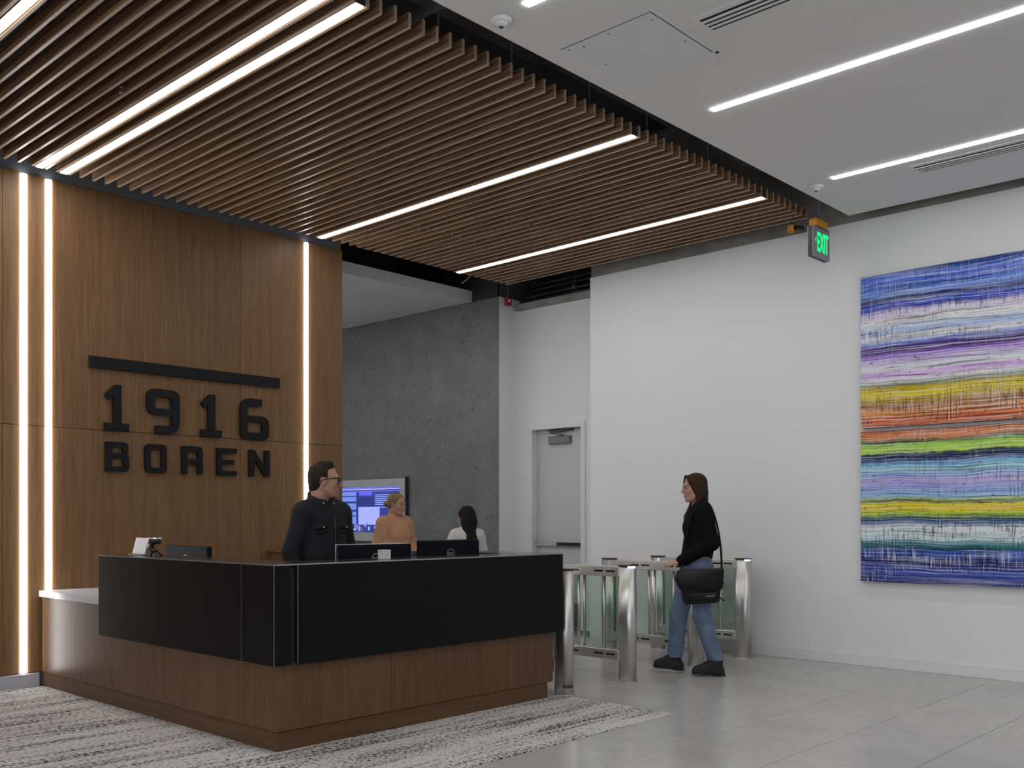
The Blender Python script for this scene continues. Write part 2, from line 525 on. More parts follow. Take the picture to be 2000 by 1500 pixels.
# ---- stone wall of the lobby, return, bulkhead, low white ceiling
struct(box('wall_lobby', XG, XG + .25, 8.272, 13.0, 0, 3.985, M_granite), 'dark grey speckled stone wall of the lift lobby')
struct(box('wall_return', XG + .003, XD + .13, 8.262, 8.272, 0, 3.985, M_white), 'narrow white wall return beside the stone wall')
struct(boxes('wall_bulkhead', [(XG + .01, XG + .05, 8.28, 13.0, 3.987, DECK), (XG + .01, XD + .45, 8.27, 8.30, 3.987, DECK)], M_bulk), 'charcoal bulkhead above the stone wall')
struct(box('ceiling_lobby', 4.0, XG, 8.735, 13.0, 3.99, 4.122, M_ceil), 'lower white ceiling of the lift lobby')
struct(box('wall_far', 3.8, 9.5, 13.0, 13.1, 0, 4.12, M_white), 'far white wall of the lift lobby')
struct(box('wall_lobby_left', 3.9, 4.0, 8.1, 13.0, 0, 4.12, M_white), 'white wall closing the lift lobby')

struct(boxes('wall_plenum', [(XL, 9.6, 9.6, 9.65, 4.13, DECK), (3.85, 3.9, 8.05, 9.6, 4.0, DECK), (9.5, 9.55, 6.5, 9.6, 0, DECK)], M_void), 'black wall closing the space above the lobby ceiling')
# ---- white ceiling over the right half, dark deck over everything
CE_Y, CE_X = 3.715, 8.262
struct(boxes('ceiling', [(XL, CE_X, YF, CE_Y, ZC, ZC + .03), (XL, CE_X, CE_Y - .02, CE_Y, ZC + .03, ZC + .14)], M_ceil), 'flat white ceiling with linear lights')
struct(box('ceiling_deck', XL, 9.6, YF, 13.2, DECK, DECK + .1, M_void), 'black painted structural deck above the slats')
struct(box('wall_front', XL, XR + .2, YF - .12, YF, 0, DECK, M_white), 'white wall behind the viewer')
struct(box('wall_left_upper', XL - .12, XL, YF, YW + .2, ZC, DECK, M_white), 'wall over the glazed side')
struct(box('wall_back_left', XL, -3.0, YW, YW + .2, 0, DECK, M_white), 'white wall beside the veneer wall outside the picture')
win = thing('window_1', (XL, 1, 0), 'glazed street side to the left of the viewer', None, None, 'structure')
for k in range(9):
    y = YF + k * (YW - YF) / 8
    box('mullion', XL - .12, XL, y - .03, y + .03, 0, ZC, M_mull, win)
for z in (0.0, 1.0, 2.9):
    box('transom', XL - .10, XL - .02, YF, YW, z, z + .06, M_mull, win)

# ------------------------------------------------------------------ slat ceiling
SY0, SY1, SH, ST = 4.012, 7.642, .083, .02
bc = thing('slat_ceiling', (4.5, 5.8, ZC), 'suspended ceiling of parallel brown oak slats over the reception desk', 'ceiling', None, 'structure')
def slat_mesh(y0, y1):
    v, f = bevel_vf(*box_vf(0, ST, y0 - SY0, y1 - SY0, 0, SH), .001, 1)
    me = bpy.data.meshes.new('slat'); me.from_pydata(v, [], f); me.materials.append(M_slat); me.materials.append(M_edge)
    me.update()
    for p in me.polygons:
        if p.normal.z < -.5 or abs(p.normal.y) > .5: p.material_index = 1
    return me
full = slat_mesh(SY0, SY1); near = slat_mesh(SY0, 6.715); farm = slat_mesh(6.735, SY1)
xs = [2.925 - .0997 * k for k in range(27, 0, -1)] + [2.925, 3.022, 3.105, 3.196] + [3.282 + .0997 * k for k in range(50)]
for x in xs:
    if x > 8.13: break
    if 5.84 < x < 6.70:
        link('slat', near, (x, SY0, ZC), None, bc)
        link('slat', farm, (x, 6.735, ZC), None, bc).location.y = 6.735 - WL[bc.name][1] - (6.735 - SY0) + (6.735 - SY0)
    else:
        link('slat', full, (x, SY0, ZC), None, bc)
for me in (farm,):
    me.transform(Matrix.Translation((0, -(6.735 - SY0), 0)))
for y in (4.35, 5.6, 6.9, 7.5):
    box('carrier_rail', .2, 8.12, y - .02, y + .02, ZC + SH + .002, ZC + SH + .042, M_duct, bc)
box('end_ledger', 5.975, 8.0, SY1 + .002, SY1 + .02, ZC + .012, ZC + .05, M_slat, bc)

# linear lights between the slats
def linear_light(name, x0, x1, y0, y1, z, hgt, label, group, mat=None):
    t = thing(name, ((x0 + x1) / 2, (y0 + y1) / 2, z), label, 'light', group)
    box('housing', x0 - .003, x1 + .003, y0 - .004, y1 + .004, z + .004, z + hgt, M_fix, t)
    box('diffuser', x0, x1, y0, y1, z - .001, z + .004, mat or M_led, t)
    return t
for lx, lab in ((1.963, 'leftmost linear light among the ceiling slats, cut by the picture corner'),
                (2.9575, 'left one of the close pair of linear lights among the slats'),
                (3.136, 'right one of the close pair of linear lights among the slats'),
                (5.510, 'linear light among the slats ending above the end of the veneer wall'),
                (7.305, 'rightmost linear light among the slats, towards the white wall')):
    linear_light('linear_light', lx, lx + .05, SY0 + .012, SY1, ZC, .07, lab, 'linear lights between the slats')
# linear lights in the white ceiling
for lx, y0, lab in ((3.715, -3.0, 'linear light in the white ceiling at the top edge beside the round sensor'),
                    (5.500, -3.0, 'long linear light crossing the middle of the white ceiling'),
                    (7.243, -3.0, 'linear light in the white ceiling nearest the painting')):
    linear_light('linear_light', lx, lx + .047, y0, 3.397, ZC - .004, .005, lab, 'linear lights in the white ceiling')
for lx, lw in ((1.9, 'left of the camera'), (.1, 'far left of the camera')):
    linear_light('linear_light', lx, lx + .047, -3.0, 3.397, ZC - .004, .005, 'linear light in the white ceiling ' + lw, 'linear lights in the white ceiling')
for ly, lw in ((9.2, 'nearest the reception'), (10.4, 'second from the reception'), (11.6, 'third from the reception'), (12.5, 'farthest from the reception')):  # lamps added out of view to brighten the stone wall and low ceiling
    t = thing('linear_light', (5.2, ly, 3.985), 'added unseen linear light in the low lobby ceiling, ' + lw, 'light', 'added unseen lights of the lift lobby')
    box('diffuser', 4.4, 6.35, ly, ly + .09, 3.982, 3.989, M_led, t)

# vertical strips in the veneer wall
def wall_strip(xa, xb, z0, z1, label):
    t = thing('wall_light_strip', ((xa + xb) / 2, YW, z0), label, 'light', 'vertical light strips in the veneer wall')
    box('channel', xa - .004, xb + .004, YW + .003, YW + .022, z0, z1, M_fix, t)
    n = 8
    poly = [(xa, YW + .003)] + [((xa + xb) / 2 - math.cos(math.pi * k / n) * (xb - xa) / 2, YW - .002 - math.sin(math.pi * k / n) * .018) for k in range(n + 1)] + [(xb, YW + .003)]
    prism('diffuser', poly, z0 + .001, z1 - .001, M_led_wall, t)
wall_strip(2.929, 2.981, .117, 3.93, 'leftmost vertical light strip, running down to the baseboard')
wall_strip(3.117, 3.166, .742, 3.93, 'vertical light strip ending at the white worktop, second from left')
wall_strip(5.517, 5.559, .117, 3.93, 'right vertical light strip behind the standing man')

# services seen in the gap between slats and white ceiling
def duct(x0, x1, y, z, r, lab):
    t = thing('air_duct', ((x0 + x1) / 2, y, z - r), lab, 'duct', 'dark ducts above the slats')
    v, f = tube_vf([(x0, y, z), (x1, y, z)], r, 20); put('duct_body', v, f, M_duct, t, True)
    for q in (x0 + .3, x1 - .3): tube('strap', [(q, y, z + r - .01), (q, y, DECK)], .008, M_rod, t, 8)
    k = x0 + .6
    while k < x1 - .2:
        v, f = tube_vf([(k, y, z), (k + .03, y, z)], r + .012, 20); put('duct_collar', v, f, M_duct, t, True); k += 1.2
duct(3.0, 5.0, 4.35, 4.55, .20, 'dark round duct above the left half of the slat edge')
duct(5.25, 8.1, 4.45, 4.62, .17, 'dark round duct above the right half of the slat edge')
for k, (x, lab) in enumerate(((3.75, 'first'), (4.35, 'second'), (5.1, 'third'), (5.75, 'fourth'), (6.55, 'fifth'), (7.25, 'sixth'))):
    t = thing('hanger_rod', (x, 4.07, ZC + .12), lab + ' thin hanger rod from the left at the slat edge', 'rod', 'hanger rods at the slat edge')
    tube('rod', [(x, 4.07, ZC + .085), (x, 4.07, DECK)], .006, M_rod, t, 8)
    tube('nut', [(x, 4.07, ZC + .10), (x, 4.07, ZC + .125)], .013, M_rod, t, 6, False)
st = thing('strut_channel', (3.72, 4.0, ZC + .2), 'short steel strut channel in the gap beside the slats at the top', 'channel')
boxes('channel', [(3.70, 3.74, 3.74, 4.6, ZC + .20, ZC + .206), (3.70, 3.703, 3.74, 4.6, ZC + .206, ZC + .24), (3.737, 3.74, 3.74, 4.6, ZC + .206, ZC + .24)], M_frost, st)
fd = thing('flexible_duct', (7.0, 3.86, ZC + .2), 'dark flexible duct bending over the slat edge near the exit sign', 'duct')
pts = [(6.2 + .1 * k, 3.87 + .03 * math.sin(k * .35), 4.33 + .06 * math.cos(k * .5)) for k in range(17)]
v, f = tube_vf(pts, [.075 + .008 * (k % 2) for k in range(17)], 14); put('duct_body', v, f, M_duct, fd, True)
for q in (6.4, 7.6): tube('strap', [(q, 3.87, 4.38), (q, 3.87, DECK)], .006, M_rod, fd, 6)

# ceiling fittings
for (x, y, lab) in ((3.753, 3.585, 'round white ceiling sensor beside the linear light at the top'), (7.335, 3.565, 'round white ceiling sensor above the exit sign')):
    t = thing('ceiling_sensor', (x, y, ZC - .045), lab, 'sensor', 'round sensors on the white ceiling')
    lathe('base', (x, y, ZC), [(.052, -.026), (.056, -.014), (.056, -.001)], M_plastic_w, t)
    lathe('dome', (x, y, ZC), [(.012, -.046), (.026, -.042), (.034, -.034), (.036, -.026)], M_plastic_w, t)
    lathe('lens', (x, y, ZC), [(.006, -.050), (.011, -.049), (.013, -.045)], M_exit_dark, t, 16)
ap = thing('access_panel', (4.54, 3.27, ZC), 'square access panel with small screws in the white ceiling', 'panel')
box('panel', 4.236, 4.832, 2.975, 3.572, ZC - .003, ZC - .0005, plain('access_panel_paint', (.785, .785, .80), .7, var=.01), ap)
gx = [(4.228, 4.2345, 2.965, 3.58), (4.8335, 4.84, 2.965, 3.58)]
boxes('panel_joint', [(a, b, c, d, ZC - .0016, ZC - .0004) for a, b, c, d in gx[:1]] + [(4.228, 4.84, 2.965, 2.9735, ZC - .0016, ZC - .0004)], M_frost, ap)
boxes('panel_rim', [(4.84, 4.862, 2.945, 3.6, ZC - .004, ZC - .0004), (4.222, 4.862, 2.945, 2.963, ZC - .004, ZC - .0004)], M_ceil, ap)
for (x, y) in ((4.262, 3.545), (4.262, 3.27), (4.29, 3.46), (4.30, 3.01), (4.62, 3.01), (4.54, 3.50)):
    lathe('screw', (x, y, ZC - .003), [(.005, -.0015), (.006, 0)], M_exit_dark, ap, 8)
def vent(x0, x1, y0, y1, lab):
    t = thing('slot_diffuser', ((x0 + x1) / 2, (y0 + y1) / 2, ZC), lab, 'vent', 'linear slot vents in the white ceiling')
    n = 4; pw = (x1 - x0) / n
    box('plate', x0 - .03, x1 + .03, y0 - .02, y1 + .025, ZC - .003, ZC - .0005, M_ceil, t)
    for k in range(n):
        xx = x0 + pw * (k + .5)
        box('slot', xx - pw * .27, xx + pw * .27, y0, y1, ZC - .0045, ZC - .003, M_slit, t)
    for k in range(n - 1):
        xx = x0 + pw * (k + 1)
        box('blade', xx - pw * .2, xx + pw * .2, y0, y1, ZC - .009, ZC - .003, M_ceil, t)
vent(4.470, 4.625, 1.2, 2.832, 'slot vent at the top of the white ceiling beside the access panel')
vent(7.448, 7.612, 1.4, 2.845, 'slot vent of the white ceiling beside the light near the painting')
for (x, y, lab) in ((2.787, 5.882, 'small sprinkler head between the slats left of the paired lights'), (6.577, 5.865, 'small sprinkler head between the slats left of the rightmost slat light')):
    x = min(xs, key=lambda q: abs(q + .06 - x)) + .06
    t = thing('sprinkler_head', (x, y, ZC - .02), lab, 'sprinkler', 'sprinkler heads among the slats')
    tube('pipe', [(x, y, ZC + .03), (x, y, 4.5)], .012, M_rod, t, 8)
    lathe('cap', (x, y, ZC), [(.010, .012), (.015, .02), (.013, .034)], M_rod, t, 12)
    tube('frame_arm', [(x - .012, y, ZC + .012), (x - .014, y, ZC - .006), (x, y, ZC - .018)], .0025, M_rod, t, 6)
    tube('frame_arm', [(x + .012, y, ZC + .012), (x + .014, y, ZC - .006), (x, y, ZC - .018)], .0025, M_rod, t, 6)
    lathe('deflector', (x, y, ZC - .02), [(.016, 0), (.016, .002)], M_rod, t, 12)

# red alarm beside the recess, small camera by the slats
t = thing('fire_alarm', (8.66, 8.16, 3.84), 'small red fire alarm device high beside the stone wall', 'alarm')
box('body', 8.62, 8.70, 8.13, 8.19, 3.86, 3.96, M_red, t, .008, 2)
tube('neck', [(8.66, 8.16, 3.96), (8.66, 8.16, 4.2)], .01, M_rod, t, 8)
lathe('lens', (8.645, 8.125, 3.90), [(.008, 0), (.014, .01), (.014, .025), (.006, .035)], M_plastic_w, t, 12)
t = thing('junction_box', (8.20, 4.2, 3.85), 'orange tagged small camera under the slat end by the exit sign', 'camera')
box('tag', 8.17, 8.225, 4.19, 4.245, 3.87, 3.935, M_orange, t, .004)
tube('camera', [(8.20, 4.11, 3.885), (8.20, 4.185, 3.905)], .020, M_plastic, t, 14)
tube('stem', [(8.20, 4.22, 3.93), (8.20, 4.22, DECK)], .008, M_rod, t, 8)
tag(tube('cable', [(8.25, 8.55, 4.13), (8.24, 8.52, 4.12), (8.22, 8.4, 4.15), (8.2, 8.25, 4.25), (8.2, 8.2, 4.4)], .006, M_plastic_w, None, 8), 'thin pale cable hanging at the end of the low ceiling', 'cable')

# ------------------------------------------------------------------ exit sign
ex = thing('exit_sign', (8.01, 3.87, 3.53), 'green lit exit sign hanging at the corner of the white ceiling', 'exit sign')
boxes('case', [(7.856, 8.166, 3.853, 3.889, 3.535, 3.787)], M_exit_dark, ex)
face = box('face_plate', 7.852, 8.170, 3.846, 3.853, 3.531, 3.791, M_exit_case, ex, .002)
box('back_plate', 7.852, 8.170, 3.889, 3.894, 3.531, 3.791, M_exit_case, ex)
me = text_mesh('EXIT', .19, .003, 1.0, .004)
co = np.array([v.co[:] for v in me.vertices]); lo, hi = co.min(0), co.max(0)
S = Matrix.Diagonal((.205 / (hi[0] - lo[0]), .165 / (hi[1] - lo[1]), 1, 1))
me.transform(Matrix.Translation(-Vector(((lo[0] + hi[0]) / 2, (lo[1] + hi[1]) / 2, 0))))
place_mesh('lettering', me, Matrix.Translation((8.035, 3.8435, 3.665)) @ Matrix.Rotation(math.pi / 2, 4, 'X') @ S, M_exit_g, face)
ar = [(-.022, 0), (0, .022), (0, .009), (.0, -.009), (0, -.022)]
me = glyph_mesh('arrow', [[(-.013, 0), (.003, -.020), (.003, -.009), (-.004, 0), (.003, .009), (.003, .020)]], .003)
place_mesh('arrow', me, Matrix.Translation((7.906, 3.8435, 3.675)) @ Matrix.Rotation(math.pi / 2, 4, 'X'), M_exit_g, face)
box('canopy', 7.90, 8.12, 3.835, 3.905, 3.797, 3.858, M_orange, ex, .004)
box('canopy_foot', 7.94, 8.14, 3.84, 3.90, 3.787, 3.797, M_exit_dark, ex)
tube('rod', [(8.01, 3.87, 3.855), (8.01, 3.87, DECK)], .011, M_frost, ex, 10)
tube('conduit', [(7.97, 3.87, 3.855), (7.97, 3.87, 3.90)], .008, M_frost, ex, 8)

# ------------------------------------------------------------------ wall sign
YS = YW - .036      # front of the letters
def rotw(x, z, dep): return Matrix.Translation((x, YS + dep / 2, z)) @ Matrix.Rotation(math.pi / 2, 4, 'X')
DEP = .024
def letter(name, x, z, loops, label, W, H):
    me = glyph_mesh(name, [[(px * W, py * H) for px, py in lp] for lp in loops], DEP)
    o = place_mesh(name, me, rotw(x, z, DEP), M_sign)
    tag(o, label, 'letter' if name == 'sign_letter' else 'numeral', 'characters of the wall sign')
    # two standoff pins
    cx = (o.location.x); 
    return o
def pins(o, pts):
    for (x, z) in pts: tube('standoff_pin', [(x, YS + DEP - .001, z), (x, YW + .001, z)], .006, M_rod, o, 8)
bar = box('sign_bar', 3.448, 5.228, YS, YS + DEP, 2.508, 2.600, M_sign, None, .002)
tag(bar, 'long black bar over the numbers of the wall sign', 'sign')
pins(bar, [(3.6, 2.553), (4.3, 2.553), (5.05, 2.553)])
def rr(x0, y0, x1, y1, r, W, H, rev=False):
    """rounded rectangle in metres -> unit of glyph"""
    p = fillet([(x0, y0), (x1, y0), (x1, y1), (x0, y1)], r, 6)
    p = p[::-1] if rev else p
    return [(a / W, b / H) for a, b in p]
NH = .374; LH = .242; NZ = 2.012; LZ = 1.679
def one(W):
    return [[(0, 0), (W, 0), (W, .062), (.68 * W, .062), (.68 * W, NH), (.42 * W, NH), (0, NH - .085), (.16 * W, NH - .125), (.34 * W, NH - .095), (.34 * W, .062), (0, .062)]]
def U(loops, W, H): return [[(a / W, b / H) for a, b in lp] for lp in loops]
W = .205
o = letter('sign_numeral', 3.571, NZ, U(one(W), W, NH), 'black numeral 1 that begins the number on the wall sign', W, NH); pins(o, [(3.68, 2.2)])
W = .204
o = letter('sign_numeral', 4.421, NZ, U(one(W), W, NH), 'black numeral 1 between the 9 and the 6 of the wall sign', W, NH); pins(o, [(4.53, 2.2)])
W = .294; s = .072
def nine(W, H, s):
    outer = fillet([(.075, 0), (W, 0), (W, H), (0, H), (0, .155), (W - s, .155), (W - s, s - .004), (.075, s - .004)], [0, .11, .075, .075, .085, 0.006, .05, 0], 8)
    hole = fillet([(s, .155 + .058), (W - s, .155 + .058), (W - s, H - s + .006), (s, H - s + .006)], .02, 5)[::-1]
    return [outer, hole]
o = letter('sign_numeral', 3.928, NZ, U(nine(W, NH, s), W, NH), 'black rounded numeral 9 of the wall sign', W, NH); pins(o, [(4.18, 2.2)])
W = .298
def six(W, H, s):
    n9 = nine(W, H, s)
    return [[(W - x, H - y) for x, y in lp] for lp in n9]
o = letter('sign_numeral', 4.810, NZ, U(six(W, NH, s), W, NH), 'black rounded numeral 6 that ends the number on the wall sign', W, NH); pins(o, [(4.846, 2.2)])
s = .05; H = LH
W = .197
B_ = [fillet([(0, 0), (W, 0), (W, H * .52), (W - .016, H * .52), (W - .016, H * .52), (W - .003, H), (0, H)], [.004, .045, .03, 0, 0, .045, .004], 6),
      fillet([(s, s - .008), (W - s, s - .008), (W - s, H * .46), (s, H * .46)], .012)[::-1], fillet([(s, H * .62), (W - s - .004, H * .62), (W - s - .004, H - s + .008), (s, H - s + .008)], .012)[::-1]]
o = letter('sign_letter', 3.579, LZ, U(B_, W, H), 'black letter B in the lower row of the wall sign', W, H); pins(o, [(3.603, 1.8)])
W = .195
O_ = [fillet([(0, 0), (W, 0), (W, H), (0, H)], .05, 6), fillet([(s, s - .006), (W - s, s - .006), (W - s, H - s + .006), (s, H - s + .006)], .016)[::-1]]
o = letter('sign_letter', 3.912, LZ, U(O_, W, H), 'black letter O in the lower row of the wall sign', W, H); pins(o, [(3.936, 1.8)])
W = .197
R_ = [fillet([(0, 0), (s, 0), (s, H * .36), (W - s, H * .36), (W - s, 0), (W, 0), (W, H * .42), (W - .014, H * .5), (W, H * .58), (W, H), (0, H)], [0, 0, 0, .015, 0, 0, .03, .02, .03, .05, .004], 6),
      fillet([(s, H * .54), (W - s, H * .54), (W - s, H - s + .004), (s, H - s + .004)], .012)[::-1]]
o = letter('sign_letter', 4.244, LZ, U(R_, W, H), 'black letter R in the lower row of the wall sign', W, H); pins(o, [(4.268, 1.8)])
W = .196
E_ = [[(0, 0), (W, 0), (W, s - .008), (s, s - .008), (s, H * .41), (W * .86, H * .41), (W * .86, H * .58), (s, H * .58), (s, H - s + .008), (W, H - s + .008), (W, H), (0, H)]]
o = letter('sign_letter', 4.578, LZ, U(E_, W, H), 'black letter E in the lower row of the wall sign', W, H); pins(o, [(4.602, 1.8)])
W = .210
N_ = [[(0, 0), (s, 0), (s, H * .66), (W - s, 0), (W, 0), (W, H), (W - s, H), (W - s, H * .34), (s, H), (0, H)]]
o = letter('sign_letter', 4.904, LZ, U(N_, W, H), 'black letter N that ends the lower row of the wall sign', W, H); pins(o, [(4.928, 1.8)])

# ------------------------------------------------------------------ reception desk
dk = thing('reception_desk', (4.2, 5.6, 0), 'L-shaped oak veneer reception desk with black transaction counter', 'desk')
BX, BY = 3.087, 4.668            # outer veneer faces
RX = 5.43
# toe kicks
for a, b in ((BY + .051, 6.655), (6.659, YW - .016)):
    box('toe_kick', BX + .008, BX + .05, a, b, .004, .112, M_toe_wood, dk, .001)
box('toe_kick', BX + .008, RX - .05, BY + .008, BY + .05, .004, .112, M_toe_wood_x, dk, .001)
box('toe_kick', RX - .09, RX - .05, BY + .052, 5.25, .004, .112, M_toe_wood, dk, .001)
# veneer panels
for a, b, top in ((BY + .02, 6.655, .692), (6.658, YW - .016, .692)):
    box('veneer_panel', BX, BX + .02, a, b, .116, top, M_desk_wood, dk, .001)
for a, b in ((BX, 3.908), (3.911, RX)):
    box('veneer_panel', a, b, BY, BY + .02, .116, .692, M_desk_wood, dk, .001)
box('veneer_panel', RX - .02, RX, BY + .021, 5.25, .116, .692, M_desk_wood, dk, .001)
# carcass
boxes('carcass', [(BX + .021, 3.70, BY + .021, YW - .02, .113, .69), (3.70, RX - .021, BY + .021, 5.22, .113, .69)], M_fix, dk)
# white worktop
boxes('worktop', [(BX - .018, 3.72, 5.24, YW - .002, .695, .741), (BX + .03, RX, BY + .03, 5.24, .695, .741)], M_worktop, dk)
# black transaction counter
KX, KY, K0, K1 = 3.047, 4.627, .487, 1.041
KE = 6.785
RE = 5.495
box('counter_panel', KX, KX + .022, 4.956, KE, K0, K1 - .003, M_black, dk, .0012)
box('counter_panel', KX, KX + .022, KY, 4.953, K0, K1 - .003, M_black, dk, .0012)
box('counter_panel', KX + .023, 3.160, KY, KY + .022, K0, K1 - .003, M_black, dk, .0012)
box('counter_panel', 3.203, RE, KY, KY + .022, K0 - .006, K1 - .003, M_black, dk, .0012)
box('counter_panel', RE - .022, RE, KY + .023, 5.55, K0, K1 - .003, M_black, dk, .0012)
box('counter_panel', KX + .023, 3.35, KE - .022, KE, .742, K1 - .003, M_black, dk, .0012)
boxes('counter_core', [(KX + .023, 3.33, KY + .04, KE - .023, .745, K1 - .012), (3.33, RE - .023, KY + .04, 4.93, .745, K1 - .012), (5.20, RE - .023, 4.93, 5.53, .745, K1 - .012)], M_black, dk)
boxes('counter_hanger', [(KX + .023, BX - .002, 4.70, KE - .03, K0 + .01, .70), (3.095, RE - .03, KY + .023, BY - .002, K0 + .01, K1 - .014)], M_plastic, dk)
edge = plain('metal_edge', (.42, .42, .44), .3, .8)
top = boxes('counter_top', [(KX + .001, 3.35, KY + .001, KE - .001, K1 - .003, K1 + .004), (3.35, RE - .001, KY + .001, 4.95, K1 - .003, K1 + .004), (5.20, RE - .001, 4.95, 5.549, K1 - .003, K1 + .004)], M_black_top, dk)
boxes('edge_trim', [(KX - .0015, KX + .002, KY - .0015, KE, K1 - .003, K1 + .0045), (KX, RE, KY - .0015, KY + .002, K1 - .003, K1 + .0045)], edge, dk)
for q in ((KX - .0012, KX + .0012, KY - .0012, KY + .0012, K0, K1 - .003), (KX - .001, KX + .002, 4.9535, 4.9555, K0, K1 - .003), (3.2005, 3.203, KY - .001, KY + .002, K0, K1 - .003)):
    box('corner_trim', *q, edge, dk)

# credenza behind the man
cz = thing('credenza', (5.5, 7.65, 0), 'brown wooden cabinet against the veneer wall behind the man', 'cabinet')
box('body', 5.105, 5.94, 7.48, YW - .004, .06, .985, M_toe_wood_x, cz, .003)
box('plinth', 5.12, 5.92, 7.50, YW - .01, .004, .06, M_fix, cz)
box('top', 5.095, 5.95, 7.465, YW - .002, .985, 1.0, M_toe_wood_x, cz, .002)
for a in (5.11, 5.526):
    d = box('cabinet_door', a, a + .408, 7.462, 7.48, .07, .975, M_toe_wood_x, cz, .002)
    box('handle', a + .19, a + .22, 7.45, 7.462, .80, .92, M_steel, d)

# ------------------------------------------------------------------ monitors
def monitor(c, ang, wd, z0, z1, label, dell=True, rim=False):
    """c: centre (x,y) of the back plane; ang: direction the back faces"""
    t = thing('monitor', (c[0], c[1], .742), label, 'monitor', 'monitors on the reception desk')
    ca, sa = math.cos(ang), math.sin(ang)
    M = Matrix.Translation((c[0], c[1], 0)) @ Matrix.Rotation(ang - math.pi / 2 + math.pi, 4, 'Z')   # local -Y = back direction
    def lb(name, x0, x1, y0, y1, zz0, zz1, mat, par=t, bev=.0):
        v, f = box_vf(x0, x1, y0, y1, zz0, zz1)
        if bev: v, f = bevel_vf(v, f, bev, 2)
        return put(name, [tuple(M @ Vector(p)) for p in v], f, mat, par)
    hw = wd / 2
    sh = lb('back_shell', -hw, hw, 0, .028, z0, z1, M_mon, t, .006)
    lb('screen_bezel', -hw - .002, hw + .002, .0285, .036, z0 - .002, z1 + .003, M_monl if rim else M_mon, t, .003)
    lb('screen', -hw + .008, hw - .008, .0362, .037, z0 + .02, z1 - .008, M_slot, t)
    lb('stand_neck', -.035, .035, -.03, -.001, .757, z0 + .14, M_mon, t, .006)
    lb('stand_base', -.11, .11, -.09, .10, .742, .757, M_mon, t, .004)
    zc = z0 + (z1 - z0) * .68 if z1 - z0 > .3 else z0 + .2
    zc = z1 - .095
    # ring and word of the maker's mark
    n = 28; V, Fc = [], []
    for k in range(n):
        a = 2 * math.pi * k / n
        for rr_, yy in ((.031, -.0008), (.036, -.0008), (.036, .0), (.031, .0)):
            V.append(tuple(M @ Vector((rr_ * math.cos(a), yy - .0002, zc + rr_ * math.sin(a)))))
    for k in range(n):
        b0, b1 = 4 * k, 4 * ((k + 1) % n)
        for q in range(4): Fc.append((b0 + q, b1 + q, b1 + (q + 1) % 4, b0 + (q + 1) % 4))
    put('logo_ring', V, Fc, M_logo, sh)
    me = text_mesh('DELL', .026, .001, .95, .0006)
    place_mesh('logo_word', me, M @ Matrix.Translation((0, -.0008, zc)) @ Matrix.Rotation(math.pi / 2, 4, 'X'), M_logo, sh)
    return t
monitor((4.135, 5.09), -math.pi / 2 - .06, .585, .79, 1.128, 'black monitor back in front of the standing man', rim=True)
monitor((4.81, 5.09), -math.pi / 2, .575, .79, 1.143, 'black monitor back below the dark-haired woman, right of the other')
monitor((3.56, 6.525), math.pi, .60, .77, 1.100, 'black monitor back on the desk wing below the wall sign')

# ------------------------------------------------------------------ small things on the counter
def rbox(name, c, sx, sy, z0, z1, ang, mat, parent=None, bev=.002):
    v, f = box_vf(-sx / 2, sx / 2, -sy / 2, sy / 2, z0, z1)
    v, f = bevel_vf(v, f, bev, 2)
    M = Matrix.Translation((c[0], c[1], 0)) @ Matrix.Rotation(ang, 4, 'Z')
    return put(name, [tuple(M @ Vector(p)) for p in v], f, mat, parent)
t = thing('card_dispenser', (3.965, 4.80, K1 + .004), 'small white box on the counter before the middle monitor', 'box')
rbox('body', (3.965, 4.80), .058, .062, K1 + .004, K1 + .052, -.2, M_plastic_w, t)
rbox('lid', (3.965, 4.80), .062, .066, K1 + .052, K1 + .060, -.2, M_plastic_w, t)
t = thing('document_box', (4.56, 5.22, .742), 'taupe upright box standing between the two right monitors', 'box')
rbox('body', (4.565, 5.19), .13, .07, .742, 1.05, 0, M_greybox, t, .003)
rbox('lid', (4.565, 5.19), .136, .076, 1.05, 1.072, 0, M_greybox, t, .003)
# silver tablet leaning behind the counter edge
t = thing('tablet_stand', (3.25, 6.55, K1), 'tilted silver tablet on the counter left of the black camera', 'tablet')
Mx = Matrix.Translation((3.20, 6.50, K1 + .012)) @ Matrix.Rotation(math.radians(-98), 4, 'Z') @ Matrix.Rotation(math.radians(-14), 4, 'X')
v, f = bevel_vf(*box_vf(-.13, .13, -.004, .004, 0, .115), .003, 2)
lid = put('lid', [tuple(Mx @ Vector(p)) for p in v], f, M_tablet, t)
v, f = tube_vf([(0, -.0045, .06), (0, -.0055, .06)], .005, 12); put('badge', [tuple(Mx @ Vector(p)) for p in v], f, M_plastic_w, lid)
rbox('foot', (3.22, 6.50), .10, .20, K1 + .004, K1 + .012, 0, M_tablet, t)
